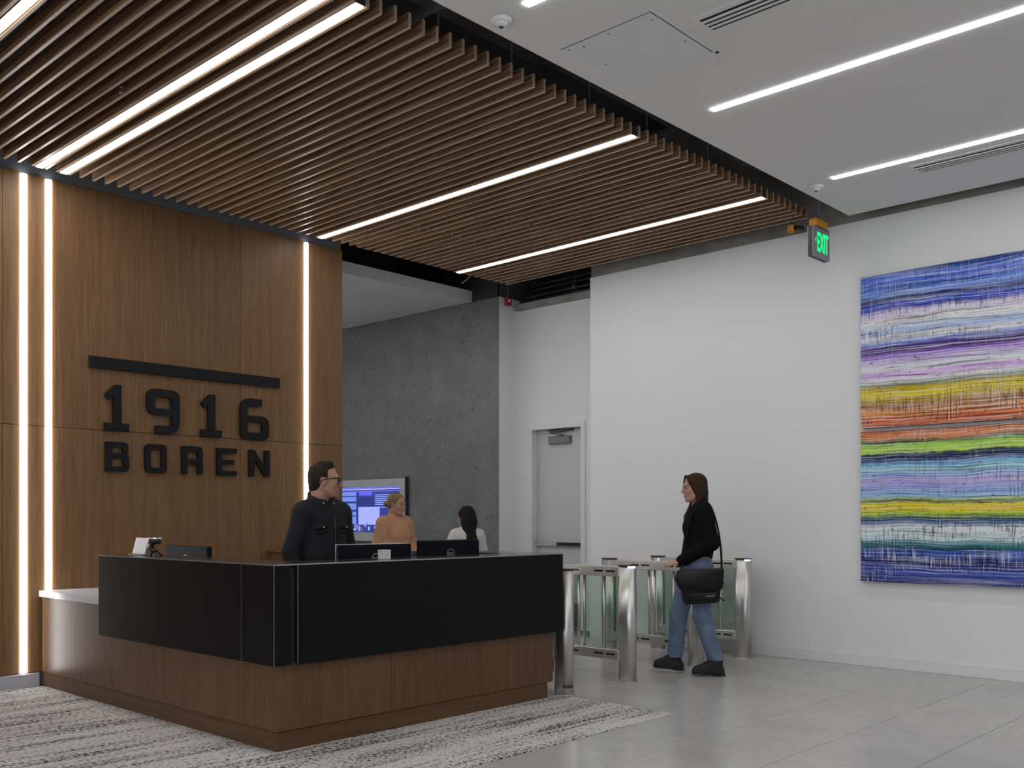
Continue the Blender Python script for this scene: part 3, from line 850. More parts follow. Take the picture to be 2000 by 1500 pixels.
# document camera: ring-topped head on a bent arm
t = thing('desk_camera', (3.20, 6.26, K1 + .004), 'black camera with silver-ringed round top on the desk wing counter', 'camera')
tube('leg', [(3.20, 6.33, K1 + .004), (3.20, 6.29, K1 + .05)], .006, M_plastic, t, 8)
tube('leg', [(3.19, 6.23, K1 + .004), (3.20, 6.29, K1 + .05)], .006, M_plastic, t, 8)
tube('leg', [(3.25, 6.27, K1 + .004), (3.21, 6.29, K1 + .05)], .006, M_plastic, t, 8)
tube('arm', [(3.20, 6.36, K1 + .075), (3.20, 6.32, K1 + .06), (3.20, 6.27, K1 + .035)], [.016, .02, .014], M_plastic, t, 12)
tube('neck', [(3.20, 6.33, K1 + .07), (3.20, 6.28, K1 + .10)], .014, M_plastic, t, 12)
hd = lathe('head', (3.20, 6.27, K1 + .085), [(.030, 0), (.042, .012), (.043, .03)], M_plastic, t, 24)
lathe('head_ring', (3.20, 6.27, K1 + .115), [(.0435, 0), (.0445, .006), (.042, .014)], M_chrome, hd, 24)
lathe('head_cap', (3.20, 6.27, K1 + .129), [(.041, 0), (.036, .003)], M_plastic, hd, 24)

# ------------------------------------------------------------------ turnstiles
def stadium(cx, y0, y1, wd, n=10):
    r = wd / 2; P = []
    for k in range(n + 1):
        a = math.pi + math.pi * k / n; P.append((cx + r * math.cos(a), y0 + r + r * math.sin(a)))
    for k in range(n + 1):
        a = math.pi * k / n; P.append((cx + r * math.cos(a), y1 - r + r * math.sin(a)))
    return P
TZ = .918
def turnstile(cx, label, led=True, words=False):
    y0, y1 = 4.628, 5.735
    t = thing('turnstile', (cx, (y0 + y1) / 2, 0), label, 'turnstile', 'speed gate barriers in a row')
    for a, b in ((y0, y0 + .155), (y1 - .155, y1)):
        p = prism('post', stadium(cx, a, b, .108), 0.004, TZ, M_steel, t, True)
        prism('post_cap', stadium(cx, a - .003, b + .003, .114), TZ, TZ + .008, M_plastic, p, True)
        prism('post_foot', stadium(cx, a - .012, b + .012, .132), 0, .004, M_steel, p, True)
    if led:
        prism('status_light', [q for q in stadium(cx, y0 - .0012, y0 + .155, .1105) if q[1] < y0 + .05 and q[0] < cx + .012][0:99] + [(cx - .02, y0 + .05)], TZ - .013, TZ - .001, M_blueled, t)
    for z0, z1 in ((.832, .912), (.165, .245)):
        r = box('rail', cx - .05, cx + .05, y0 + .13, y1 - .13, z0, z1, M_steel, t, .004)
        zc = (z0 + z1) / 2
        for yy in (y0 + .155, y0 + .275, y0 + .53, y0 + .65):
            box('sensor_window', cx - .0515, cx - .050, yy + .01, yy + .10, zc - .006, zc + .009, M_slot, r)
            box('sensor_window', cx + .050, cx + .0515, yy + .01, yy + .10, zc - .006, zc + .009, M_slot, r)
    for yy in (4.94, 5.145, 5.205):
        tube('upright', [(cx, yy, .245), (cx, yy, .832)], .0115, M_steel, t, 12)
    for a, b in ((y0 + .157, 4.926), (4.954, 5.131), (5.219, y1 - .157)):
        box('glass_panel', cx - .005, cx + .005, a, b, .247, .83, M_glass, t)
    if words:
        me = text_mesh('fastlane', .030, .0006, 1.0, .0006)
        r = .0545
        for vt in me.vertices:
            a = (vt.co.x - .018) / r - math.radians(20)
            base = math.radians(-90 - 43 + 12)          # centre of the word on the rounded front
            an = base + vt.co.x / r
            vt.co = (cx + (r + vt.co.z) * math.cos(an), y0 + .054 + (r + vt.co.z) * math.sin(an), .062 + vt.co.y)
        place_mesh('lettering', me, Matrix.Identity(4), M_plastic, t)
    return t
turnstile(5.60, 'steel turnstile barrier close beside the end of the reception desk', False, True)
turnstile(6.385, 'steel turnstile barrier nearest to the desk-side one, fully in view')
turnstile(7.395, 'steel turnstile barrier partly hidden by the walking woman')
turnstile(8.19, 'steel turnstile barrier standing against the white wall')

# ------------------------------------------------------------------ lobby display
ds = thing('wall_display', (XG - .03, 10.75, .99), 'wide framed screen with blue building picture on the stone wall', 'screen')
DYa, DYb, DZa, DZb = 9.955, 11.75, .985, 1.83
boxes('frame', [(XG - .05, XG - .001, DYa, DYb, DZb - .10, DZb), (XG - .05, XG - .001, DYa, DYb, DZa, DZa + .12), (XG - .05, XG - .001, DYa, DYa + .10, DZa + .12, DZb - .10), (XG - .05, XG - .001, DYb - .10, DYb, DZa + .12, DZb - .10)], M_frame, ds)
box('frame_shadow_gap', XG - .05, XG - .001, DYa - .025, DYa - .001, DZa, DZb + .02, M_exit_dark, ds)
def screen_mesh():
    ny, nz = 96, 48
    y0, y1, z0, z1 = DYa + .10, DYb - .10, DZa + .12, DZb - .10
    img = np.zeros((nz, ny, 3)) + np.array([.03, .04, .28])
    rs = np.random.RandomState(3)
    def rect(a, b, c, d, col):     # a..b across (0 = right end in the picture), c..d up
        img[int(c * nz):int(d * nz), int(a * ny):int(b * ny)] = col
    rect(0, 1, .90, 1, (.16, .16, .75)); rect(0, 1, .92, .94, (.01, .01, .15)); rect(0, 1, .955, .97, (.5, .5, .95))
    lb, mb, dbk = (.17, .27, .85), (.12, .13, .85), (.012, .02, .13)
    for c, d in ((.18, .36), (.39, .47), (.50, .66), (.70, .80), (.83, .9)): rect(.62, .84, c, d, lb)
    for c in (.36, .47, .66, .80): rect(.60, .86, c, c + .025, dbk)
    rect(.40, .58, .82, .9, mb); rect(.40, .58, .80, .81, (.35, .3, .9))
    for k in range(5): rect(.39, .60, .60 + k * .04, .62 + k * .04, dbk)
    for k in range(7): rect(.14, .36, .56 + k * .045, .58 + k * .045, (.25, .36, .85))
    rect(.30, .59, .17, .58, (.38, .44, .97)); rect(.02, .12, .5, .85, dbk); rect(.02, .10, .60, .62, (.3, .6, .5))
    rect(.89, .97, .60, .80, dbk); rect(.86, .93, .25, .55, (.3, .32, .9)); rect(.90, .98, .0, .5, (.03, .03, .3))
    for k in range(34):
        a = rs.rand() * .8 + .05; c = rs.rand() * .14
        rect(a, a + .02, c, c + .05 + rs.rand() * .06, [(.25, .35, .85), (.06, .14, .25), (.45, .5, .95), (.02, .03, .12)][k % 4])
    rect(.62, .95, .05, .065, (.5, .55, .95))
    V, Fc = [], []
    for j in range(nz + 1):
        for i in range(ny + 1):
            V.append((XG - .012, y0 + (y1 - y0) * i / ny, z0 + (z1 - z0) * j / nz))
    for j in range(nz):
        for i in range(ny):
            a = j * (ny + 1) + i; Fc.append((a, a + ny + 1, a + ny + 2, a + 1))
    m = NB('screen_picture'); at = m.n('ShaderNodeAttribute', attribute_name='Col')
    m.base((.01, .01, .01)); m.l(at.outputs['Color'], m.b.inputs['Emission Color']); m.b.inputs['Emission Strength'].default_value = 1.0
    m.set(Roughness=.2)
    o = put('screen_panel', V, Fc, m.m, ds)
    ca = o.data.color_attributes.new('Col', 'FLOAT_COLOR', 'CORNER')
    ca.data.foreach_set('color', np.repeat(np.concatenate([img.reshape(-1, 3), np.ones((ny * nz, 1))], 1), 4, axis=0).ravel())
screen_mesh()

# ------------------------------------------------------------------ painting (two stretched canvases)
def srgb(*c): return tuple(((x / 255) / 12.92) if x <= 10 else ((x / 255 + .055) / 1.055) ** 2.4 for x in c)
def art_mat(name, H, stops, hatch, seed, white):
    m = NB(name)
    tc = m.n('ShaderNodeTexCoord'); sp = m.n('ShaderNodeSeparateXYZ'); m.l(tc.outputs['Object'], sp.inputs[0])
    y, z = sp.outputs[1], sp.outputs[2]
    def nz(sy, sz, detail=3, rough=.55, off=0.0, dist=0.0):
        cb = m.n('ShaderNodeCombineXYZ')
        m.l(m.math('MULTIPLY_ADD', y, sy, seed + off), cb.inputs[0]); m.l(m.math('MULTIPLY_ADD', zw, sz, seed * 1.7 + off * 2), cb.inputs[1])
        n_ = m.n('ShaderNodeTexNoise'); n_.noise_dimensions = '2D'
        n_.inputs['Scale'].default_value = 1; n_.inputs['Detail'].default_value = detail; n_.inputs['Roughness'].default_value = rough; n_.inputs['Distortion'].default_value = dist
        m.l(cb.outputs[0], n_.inputs['Vector']); return n_.outputs['Fac']
    zw = z
    wob = nz(1.3, 1.2, 2, .5, 3.0)
    zw = m.math('MULTIPLY_ADD', m.math('SUBTRACT', wob, .5), .07, z)
    edge_n = nz(9, 14, 3, .6, 8.0)
    t = m.math('DIVIDE', m.math('MULTIPLY_ADD', m.math('SUBTRACT', edge_n, .5), .035, zw), H)
    t = m.math('SUBTRACT', 1.0, t)                     # 0 at the top
    col = m.ramp(t, [(p, tuple(min(.9, q * 1.6) for q in srgb(*c))) for p, c in stops])
    # long pulled streaks
    st1 = nz(.8, 70, 5, .68, 1.0)
    st2 = nz(1.6, 170, 4, .65, 5.0)
    big = nz(1.2, 5.0, 3, .55, 12.0)
    lite = m.math('MULTIPLY', m.ramp(st1, [(.50, 0.0), (.60, 1.0)]), m.math('MULTIPLY_ADD', big, 1.1, white))
    lite = m.math('MINIMUM', m.math('MAXIMUM', lite, 0.0), .8)
    col = m.mix(lite, col, srgb(240, 241, 250))
    dark = m.math('MULTIPLY', m.ramp(st1, [(.36, 1.0), (.43, 0.0)]), .7)
    col = m.mix(dark, col, srgb(14, 18, 46))
    col = m.mix(m.math('MULTIPLY', m.ramp(st2, [(.34, 1.0), (.43, 0.0)]), .6), col, srgb(25, 28, 60))
    # vertical drag marks, only where the painter dragged across
    hm = m.ramp(t, hatch)
    hv = nz(70, 5.0, 4, .65, 22.0)
    hk = m.ramp(nz(2.2, 6.0, 2, .5, 30.0), [(.42, 0.0), (.54, 1.0)])
    w_ = m.math('MULTIPLY', m.math('MULTIPLY', hm, hk), m.ramp(hv, [(.36, 1.0), (.46, 0.0)]))
    col = m.mix(m.math('MULTIPLY', w_, .85), col, srgb(14, 18, 44))
    w2 = m.math('MULTIPLY', m.math('MULTIPLY', hm, hk), m.ramp(hv, [(.56, 0.0), (.68, 1.0)]))
    col = m.mix(m.math('MULTIPLY', w2, .7), col, srgb(236, 240, 250))
    w3 = m.math('MULTIPLY', m.ramp(st2, [(.60, 0.0), (.68, 1.0)]), .55)
    col = m.mix(w3, col, srgb(242, 243, 250))
    # blots of dark paint
    bl = m.ramp(nz(16, 38, 4, .7, 41.0), [(.63, 0.0), (.68, 1.0)])
    col = m.mix(m.math('MULTIPLY', bl, .6), col, srgb(22, 26, 44))
    m.base(col); m.set(Roughness=.45); m.b.inputs['Specular IOR Level'].default_value = .12; m.bump(st1, .25, .003)
    return m.m
AY0, AY1 = .9, 3.672
up = [(0, (28, 50, 120)), (.05, (70, 105, 200)), (.10, (45, 80, 175)), (.15, (95, 130, 215)), (.185, (22, 30, 80)), (.215, (45, 70, 170)), (.245, (60, 70, 170)),
      (.265, (180, 168, 224)), (.33, (212, 206, 232)), (.39, (140, 160, 220)), (.43, (206, 202, 230)), (.465, (110, 130, 190)), (.485, (70, 50, 130)), (.515, (55, 30, 90)),
      (.545, (130, 85, 180)), (.58, (175, 162, 218)), (.63, (192, 196, 226)), (.665, (182, 130, 202)), (.70, (204, 212, 234)), (.73, (120, 130, 110)), (.75, (170, 145, 20)),
      (.79, (225, 180, 0)), (.835, (165, 130, 20)), (.86, (150, 100, 60)), (.90, (215, 130, 60)), (.95, (195, 95, 45)), (1.0, (150, 90, 55))]
lowr = [(0, (120, 70, 45)), (.03, (215, 115, 60)), (.06, (175, 115, 80)), (.075, (60, 85, 40)), (.10, (135, 180, 30)), (.14, (165, 195, 70)), (.155, (40, 60, 70)), (.175, (16, 28, 66)), (.20, (30, 60, 110)),
        (.22, (85, 150, 195)), (.25, (150, 190, 225)), (.29, (120, 150, 235)), (.33, (165, 150, 225)), (.37, (125, 135, 230)), (.435, (120, 160, 225)), (.455, (150, 170, 70)), (.47, (40, 75, 50)),
        (.485, (215, 180, 30)), (.525, (205, 175, 25)), (.55, (150, 180, 45)), (.58, (25, 60, 60)), (.605, (25, 70, 130)), (.64, (190, 205, 215)), (.71, (175, 195, 205)), (.745, (20, 105, 115)), (.775, (12, 60, 75)),
        (.80, (55, 90, 175)), (.86, (28, 30, 95)), (.93, (60, 80, 160)), (1.0, (24, 30, 90))]
U0, U1, L0, L1 = 2.084, 3.408, .748, 2.057
hat_u = [(0, .5), (.2, .25), (.27, .8), (.44, .8), (.5, .15), (.7, .2), (.8, .45), (.86, .9), (1.0, .8)]
hat_l = [(0, .3), (.2, .25), (.27, .5), (.43, .6), (.46, .1), (.58, .2), (.61, 1.0), (.74, .9), (.77, .2), (.81, 1.0), (1.0, 1.0)]
M_cside = plain('canvas_edge', (.02, .022, .05), .6)
for z0, z1, st_, ht, sd, wh, lab in ((U0, U1, up, hat_u, 2.0, -.12, 'upper abstract canvas with blue, violet, gold and orange streaks'), (L0, L1, lowr, hat_l, 9.0, -.22, 'lower abstract canvas with green, blue, yellow and navy streaks')):
    t = thing('painting', (XR - .03, (AY0 + AY1) / 2, z0), lab, 'painting', 'two stacked canvases of the abstract painting')
    m = art_mat('abstract_paint_' + lab.split()[0], z1 - z0, st_, ht, sd, wh)
    box('canvas', XR - .052, XR - .046, AY0 + .001, AY1 - .001, z0 + .001, z1 - .001, m, t)
    box('stretcher', XR - .0458, XR - .001, AY0, AY1, z0, z1, M_cside, t)

# ------------------------------------------------------------------ people: signed-distance bodies turned into one smooth mesh each
class Field:
    def __init__(self, lo, hi, h):
        self.lo = np.array(lo, np.float32); self.h = h
        self.n = np.ceil((np.array(hi) - np.array(lo)) / h).astype(int) + 1
        self.f = np.full(self.n, .05, np.float32)
        self.ax = [self.lo[i] + h * np.arange(self.n[i], dtype=np.float32) for i in range(3)]
    def _sub(self, lo, hi):
        a = np.maximum(np.floor((np.array(lo) - self.lo) / self.h).astype(int), 0)
        b = np.minimum(np.ceil((np.array(hi) - self.lo) / self.h).astype(int) + 1, self.n)
        if np.any(b <= a): return None
        sl = tuple(slice(a[i], b[i]) for i in range(3))
        X, Y, Z = np.meshgrid(*[self.ax[i][sl[i]] for i in range(3)], indexing='ij', sparse=True)
        return sl, X, Y, Z
    def put(self, pr, k=.02, op='add'):
        fn, lo, hi = pr
        m = k + .03
        s = self._sub(np.array(lo) - m, np.array(hi) + m)
        if s is None: return
        sl, X, Y, Z = s
        d = fn(X, Y, Z).astype(np.float32)
        g = self.f[sl]
        if op == 'add':
            hh = np.maximum(k - np.abs(g - d), 0) / k
            self.f[sl] = np.minimum(g, d) - hh * hh * k * .25
        else:
            d = -d
            hh = np.maximum(k - np.abs(g - d), 0) / k
            self.f[sl] = np.maximum(g, d) + hh * hh * k * .25
    def cut(self, fn):
        X, Y, Z = np.meshgrid(*self.ax, indexing='ij', sparse=True)
        self.f = np.maximum(self.f, fn(X, Y, Z).astype(np.float32))
    def mesh(self):
        f = self.f; n = self.n
        f[0] = f[-1] = .05; f[:, 0] = f[:, -1] = .05; f[:, :, 0] = f[:, :, -1] = .05
        ins = f < 0
        c = [ins[i:n[0] - 1 + i, j:n[1] - 1 + j, k:n[2] - 1 + k] for i in (0, 1) for j in (0, 1) for k in (0, 1)]
        cnt = sum(x.astype(np.int8) for x in c)
        act = (cnt > 0) & (cnt < 8)
        idx = np.argwhere(act)
        vid = np.full(act.shape, -1, np.int64); vid[act] = np.arange(len(idx))
        acc = np.zeros((len(idx), 3)); num = np.zeros(len(idx))
        off = [(i, j, k) for i in (0, 1) for j in (0, 1) for k in (0, 1)]
        val = [f[idx[:, 0] + o[0], idx[:, 1] + o[1], idx[:, 2] + o[2]] for o in off]
        for a in range(8):
            for b in range(a + 1, 8):
                d = np.abs(np.array(off[a]) - np.array(off[b]))
                if d.sum() != 1: continue
                x = (val[a] < 0) != (val[b] < 0)
                t = np.where(x, val[a] / np.where(x, val[a] - val[b], 1), 0)
                p = np.array(off[a])[None] + t[:, None] * (np.array(off[b]) - np.array(off[a]))[None]
                acc += np.where(x[:, None], p, 0); num += x
        V = self.lo + (idx + acc / num[:, None]) * self.h
        Q = []
        for ax in range(3):
            u, w_ = (ax + 1) % 3, (ax + 2) % 3
            sl0 = [slice(None)] * 3; sl1 = [slice(None)] * 3
            sl0[ax] = slice(0, n[ax] - 1); sl1[ax] = slice(1, n[ax])
            cr = ins[tuple(sl0)] != ins[tuple(sl1)]
            e = np.argwhere(cr)
            ok = (e[:, u] > 0) & (e[:, w_] > 0) & (e[:, u] < n[u] - 1) & (e[:, w_] < n[w_] - 1)
            e = e[ok]
            def cell(du, dw):
                q = e.copy(); q[:, u] -= du; q[:, w_] -= dw
                return vid[q[:, 0], q[:, 1], q[:, 2]]
            q = np.stack([cell(1, 1), cell(0, 1), cell(0, 0), cell(1, 0)], 1)
            flip = ~ins[e[:, 0], e[:, 1], e[:, 2]]
            q[flip] = q[flip][:, ::-1]
            Q.append(q)
        return V, np.concatenate(Q)

def ell(c, r, R=None):
    c = np.array(c, float); r = np.array(r, float)
    def fn(X, Y, Z):
        x, y, z = X - c[0], Y - c[1], Z - c[2]
        if R is not None:
            a = R[0, 0] * x + R[1, 0] * y + R[2, 0] * z; b = R[0, 1] * x + R[1, 1] * y + R[2, 1] * z; d = R[0, 2] * x + R[1, 2] * y + R[2, 2] * z
            x, y, z = a, b, d
        k0 = np.sqrt((x / r[0]) ** 2 + (y / r[1]) ** 2 + (z / r[2]) ** 2) + 1e-6
        k1 = np.sqrt((x / r[0] ** 2) ** 2 + (y / r[1] ** 2) ** 2 + (z / r[2] ** 2) ** 2) + 1e-6
        return k0 * (k0 - 1) / k1
    m = r.max() if R is not None else r
    return fn, c - m, c + m

def cone(a, b, ra, rb, flat=None):
    """tapered capsule; flat = (axis, factor): thinner along axis"""
    a = np.array(a, float); b = np.array(b, float); ab = b - a; L = ab @ ab + 1e-9
    fx = None
    if flat is not None:
        fx = np.array(flat[0], float); fx = fx / np.linalg.norm(fx); s = 1 / flat[1]
    def fn(X, Y, Z):
        x, y, z = X - a[0], Y - a[1], Z - a[2]
        t = np.clip((x * ab[0] + y * ab[1] + z * ab[2]) / L, 0, 1)
        x = x - t * ab[0]; y = y - t * ab[1]; z = z - t * ab[2]
        if fx is not None:
            q = (x * fx[0] + y * fx[1] + z * fx[2]) * (s - 1)
            x = x + q * fx[0]; y = y + q * fx[1]; z = z + q * fx[2]
        return np.sqrt(x * x + y * y + z * z) - (ra + (rb - ra) * t)
    r = max(ra, rb)
    return fn, np.minimum(a, b) - r, np.maximum(a, b) + r

def rotz(a): c, s = math.cos(a), math.sin(a); return np.array([[c, -s, 0], [s, c, 0], [0, 0, 1]])
def roty(a): c, s = math.cos(a), math.sin(a); return np.array([[c, 0, s], [0, 1, 0], [-s, 0, c]])

class Head:
    """x forward, y left, z up, origin at eye level in the middle of the skull"""
    def __init__(self, o, yaw=0.0, pitch=0.0, s=1.0):
        self.o = np.array(o, float); self.R = rotz(yaw) @ roty(pitch); self.s = s
    def p(self, x, y, z): return self.o + self.R @ (np.array([x, y, z]) * self.s)
    def e(self, c, r): return ell(self.p(*c), np.array(r) * self.s, self.R)
    def c(self, a, b, ra, rb, flat=None):
        return cone(self.p(*a), self.p(*b), ra * self.s, rb * self.s, None if flat is None else (self.R @ np.array(flat[0], float), flat[1]))
    def local(self, V): return ((V - self.o) @ self.R) / self.s
    def skin(self, F, fem=False):
        F.put(self.e((-.014, 0, .038), (.094, .073, .084)), .02)
        F.put(self.e((.028, 0, -.022), (.062, .058, .082)), .03)
        F.put(self.e((.030, 0, -.074), (.052, .047 if fem else .053, .034)), .03)
        F.put(self.e((.074, 0, -.099), (.018, .020 if fem else .024, .016)), .022)
        for s in (-1, 1):
            F.put(self.e((.058, s * .040, -.022), (.024, .020, .022)), .025)
            F.put(self.c((-.005, s * .056, -.045), (.050, s * .034, -.092), .018, .017), .025)      # jaw line
            F.put(self.e((.093, s * .033, .004), (.016, .019, .011)), .014, 'sub')                    # eye socket
        F.put(self.c((.080, -.030, .026), (.080, .030, .026), .013, .013), .018)
        F.put(self.c((.090, 0, .012), (.1125, 0, -.026), .007, .0095 if fem else .0115), .012)
        for s in (-1, 1): F.put(self.e((.101, s * .011, -.031), (.011, .008, .008)), .008)
        F.put(self.e((.084, 0, -.058), (.013, .024, .010)), .012)
        F.put(self.e((.0885, 0, -.0555), (.0095, .021, .0050)), .008)
        F.put(self.e((.0870, 0, -.0685), (.0090, .018, .0055)), .008)
        for s in (-1, 1):
            Re = self.R @ rotz(s * .35) @ roty(-.2)
            F.put(ell(self.p(-.008, s * .078, -.004), np.array([.017, .007, .031]) * self.s, Re), .008)
            F.put(ell(self.p(-.004, s * .085, .000), np.array([.009, .005, .017]) * self.s, Re), .005, 'sub')
            F.put(ell(self.p(-.004, s * .077, -.028), np.array([.009, .006, .009]) * self.s, Re), .006)
        F.put(self.c((-.028, 0, -.060), (-.040, 0, -.150), .056 if not fem else .050, .056 if not fem else .049), .03)
    def face_colors(self, V, col, skin, lips, brow, stubble=None):
        L = self.local(V)
        near = np.linalg.norm(V - self.o, axis=1) < .3
        def mixin(w, c):
            w = (np.clip(w, 0, 1) * near)[:, None]; col[:, :3] = col[:, :3] * (1 - w) + np.array(c) * w
        if stubble is not None:
            d = np.clip((-.045 - L[:, 2]) / .03, 0, 1) * np.clip((L[:, 0] - .0) / .03, 0, 1) * np.clip((L[:, 2] + .125) / .02, 0, 1)
            mixin(d * .45, stubble)
        m = ((L[:, 1] / .021) ** 2 + ((L[:, 2] + .0622) / .0105) ** 2 < 1) & (L[:, 0] > .07)
        mixin(m * .75, lips)
        ck = np.exp(-(((np.abs(L[:, 1]) - .045) / .02) ** 2 + ((L[:, 2] + .03) / .022) ** 2)) * (L[:, 0] > .03)
        mixin(ck * .16, (.55, .14, .10))
        er = (np.abs(L[:, 1]) > .072) & (np.abs(L[:, 2]) < .04) & (np.abs(L[:, 0]) < .03)
        mixin(er * .22, (.5, .15, .10))
        bz = .027 - .35 * np.clip(np.abs(L[:, 1]) - .034, 0, 1) 
        b = (np.abs(L[:, 2] - bz) < .0048) & (np.abs(L[:, 1]) > .014) & (np.abs(L[:, 1]) < .052) & (L[:, 0] > .05)
        mixin(b * .8, brow)
    def eyes(self, parent, iris):
        for s in (-1, 1):
            n1, n2 = 10, 16; V, Fc = [], []
            for i in range(n1 + 1):
                th = math.pi * i / n1
                for j in range(n2):
                    ph = 2 * math.pi * j / n2
                    V.append(self.p(.0775 + .0118 * math.cos(th), s * .032 + .0118 * math.sin(th) * math.cos(ph), .004 + .0118 * math.sin(th) * math.sin(ph)))
            for i in range(n1):
                for j in range(n2):
                    a, b = i * n2 + j, i * n2 + (j + 1) % n2
                    Fc.append((a, b, b + n2, a + n2))
            e = put('eye', V, Fc, M_eye, parent, True)
            e.data.materials.append(iris)
            for i, p in enumerate(e.data.polygons):
                if i < 3 * n2: p.material_index = 1
            # upper lid
            pts = [self.p(.0792 + .0118 * math.cos(a), s * .032 + .0150 * math.sin(a), .0075 - .003 * abs(math.sin(a))) for a in np.linspace(-1.25, 1.25, 9)]
            v, f = tube_vf(pts, .0032 * self.s, 6); put('eyelid', v, f, M_lash, parent, True)

M_eye = plain('eye_white', (.62, .60, .58), .2)
M_iris = plain('iris_dark', (.03, .02, .015), .15)
M_lash = plain('lash_dark', (.025, .016, .012), .6)

def skin_mat(name):
    m = NB(name)
    at = m.n('ShaderNodeAttribute', attribute_name='Col')
    nz = m.noise(m.coord(), 60, 3)
    m.base(m.mix(m.math('MULTIPLY', nz, .10), at.outputs['Color'], (.5, .25, .18)))
    m.set(Roughness=.5); m.b.inputs['Subsurface Weight'].default_value = .0
    m.b.inputs['Specular IOR Level'].default_value = .35
    return m.m
M_skin = skin_mat('skin')

def cloth(name, c, var=.12, fold=9, rough=.85, bump=.5, weave=260, spec=.2):
    m = NB(name)
    a = m.noise(m.coord(), fold, 3, .5, .3); b = m.noise(m.coord(), weave, 2)
    lo = tuple(x * (1 - var) for x in c); hi = tuple(min(1, x * (1 + var)) for x in c)
    m.base(m.ramp(m.math('MULTIPLY_ADD', a, .6, m.math('MULTIPLY', b, .4)), [(.3, lo), (.7, hi)]))
    m.set(Roughness=rough); m.b.inputs['Specular IOR Level'].default_value = spec
    m.bump(m.math('MULTIPLY_ADD', a, 1.0, m.math('MULTIPLY', b, .08)), bump, .012)
    return m.m
def hair_mat(name, dark, light, along='z'):
    m = NB(name)
    s = [240, 240, 240]; s['xyz'.index(along)] = 9
    a = m.noise(m.coord(tuple(s)), 1, 3, .6)
    m.base(m.ramp(a, [(.3, dark), (.7, light)])); m.set(Roughness=.5)
    m.b.inputs['Specular IOR Level'].default_value = .12
    m.bump(a, .6, .004)
    return m.m

def emitmesh(name, Fd, mat, root, place, smoothing=2):
    V, Q = Fd.mesh()
    for _ in range(smoothing):                       # relax the net a little
        s = np.zeros_like(V); c = np.zeros(len(V))
        for a, b in ((0, 1), (1, 2), (2, 3), (3, 0)):
            np.add.at(s, Q[:, a], V[Q[:, b]]); np.add.at(c, Q[:, a], 1)
        V = V * .5 + s / np.maximum(c, 1)[:, None] * .5
    Wd = place(V)
    me = bpy.data.meshes.new(name)
    lo, hi = Wd.min(0), Wd.max(0); org = np.array([(lo[0] + hi[0]) / 2, (lo[1] + hi[1]) / 2, lo[2]])
    me.vertices.add(len(V)); me.vertices.foreach_set('co', (Wd - org).ravel())
    me.loops.add(Q.size); me.loops.foreach_set('vertex_index', Q.ravel().astype(np.int32))
    me.polygons.add(len(Q)); me.polygons.foreach_set('loop_start', np.arange(0, Q.size, 4, dtype=np.int32))
    me.polygons.foreach_set('use_smooth', np.ones(len(Q), bool))
    me.update(); me.validate()
    return link(name, me, org, mat, root), V

def hand(F, w, d, up, curl=.6, side=1, s=1.0):
    """w wrist, d direction of the fingers, up = back of the hand, side: thumb side sign"""
    w = np.array(w, float); d = np.array(d, float); d /= np.linalg.norm(d)
    up = np.array(up, float); up -= d * (up @ d); up /= np.linalg.norm(up)
    lat = np.cross(up, d) * side
    F.put(cone(w, w + d * .04 * s, .021 * s, .026 * s, (up, .62)), .015)
    for q in (-1, -.33, .33, 1):
        F.put(cone(w + d * .02 * s + lat * q * .016 * s, w + d * .085 * s + lat * q * .028 * s, .014 * s, .0125 * s, (up, .85)), .012)
    ln = {1: .066, .33: .078, -.33: .072, -1: .056}
    for q in (1, .33, -.33, -1):
        b = w + d * .088 * s + lat * q * .030 * s
        dd = d.copy(); p = b
        for seg, fr in enumerate((.46, .30, .24)):
            a = curl * (.55 if seg == 0 else .75)
            dd = dd * math.cos(a) - up * math.sin(a); dd /= np.linalg.norm(dd)
            uu = up
            nx = p + dd * ln[q] * fr * s
            F.put(cone(p, nx, (.0092 - seg * .0007) * s, (.0087 - seg * .0009) * s), .003)
            p = nx; up_ = up
    b = w + d * .03 * s + lat * .026 * s
    m1 = b + (d * .6 + lat * .7 - up * .25) * .040 * s
    m2 = m1 + (d * .9 + lat * .15 - up * .45) * .034 * s
    F.put(cone(b, m1, .0145 * s, .011 * s), .008); F.put(cone(m1, m2, .0105 * s, .009 * s), .004)

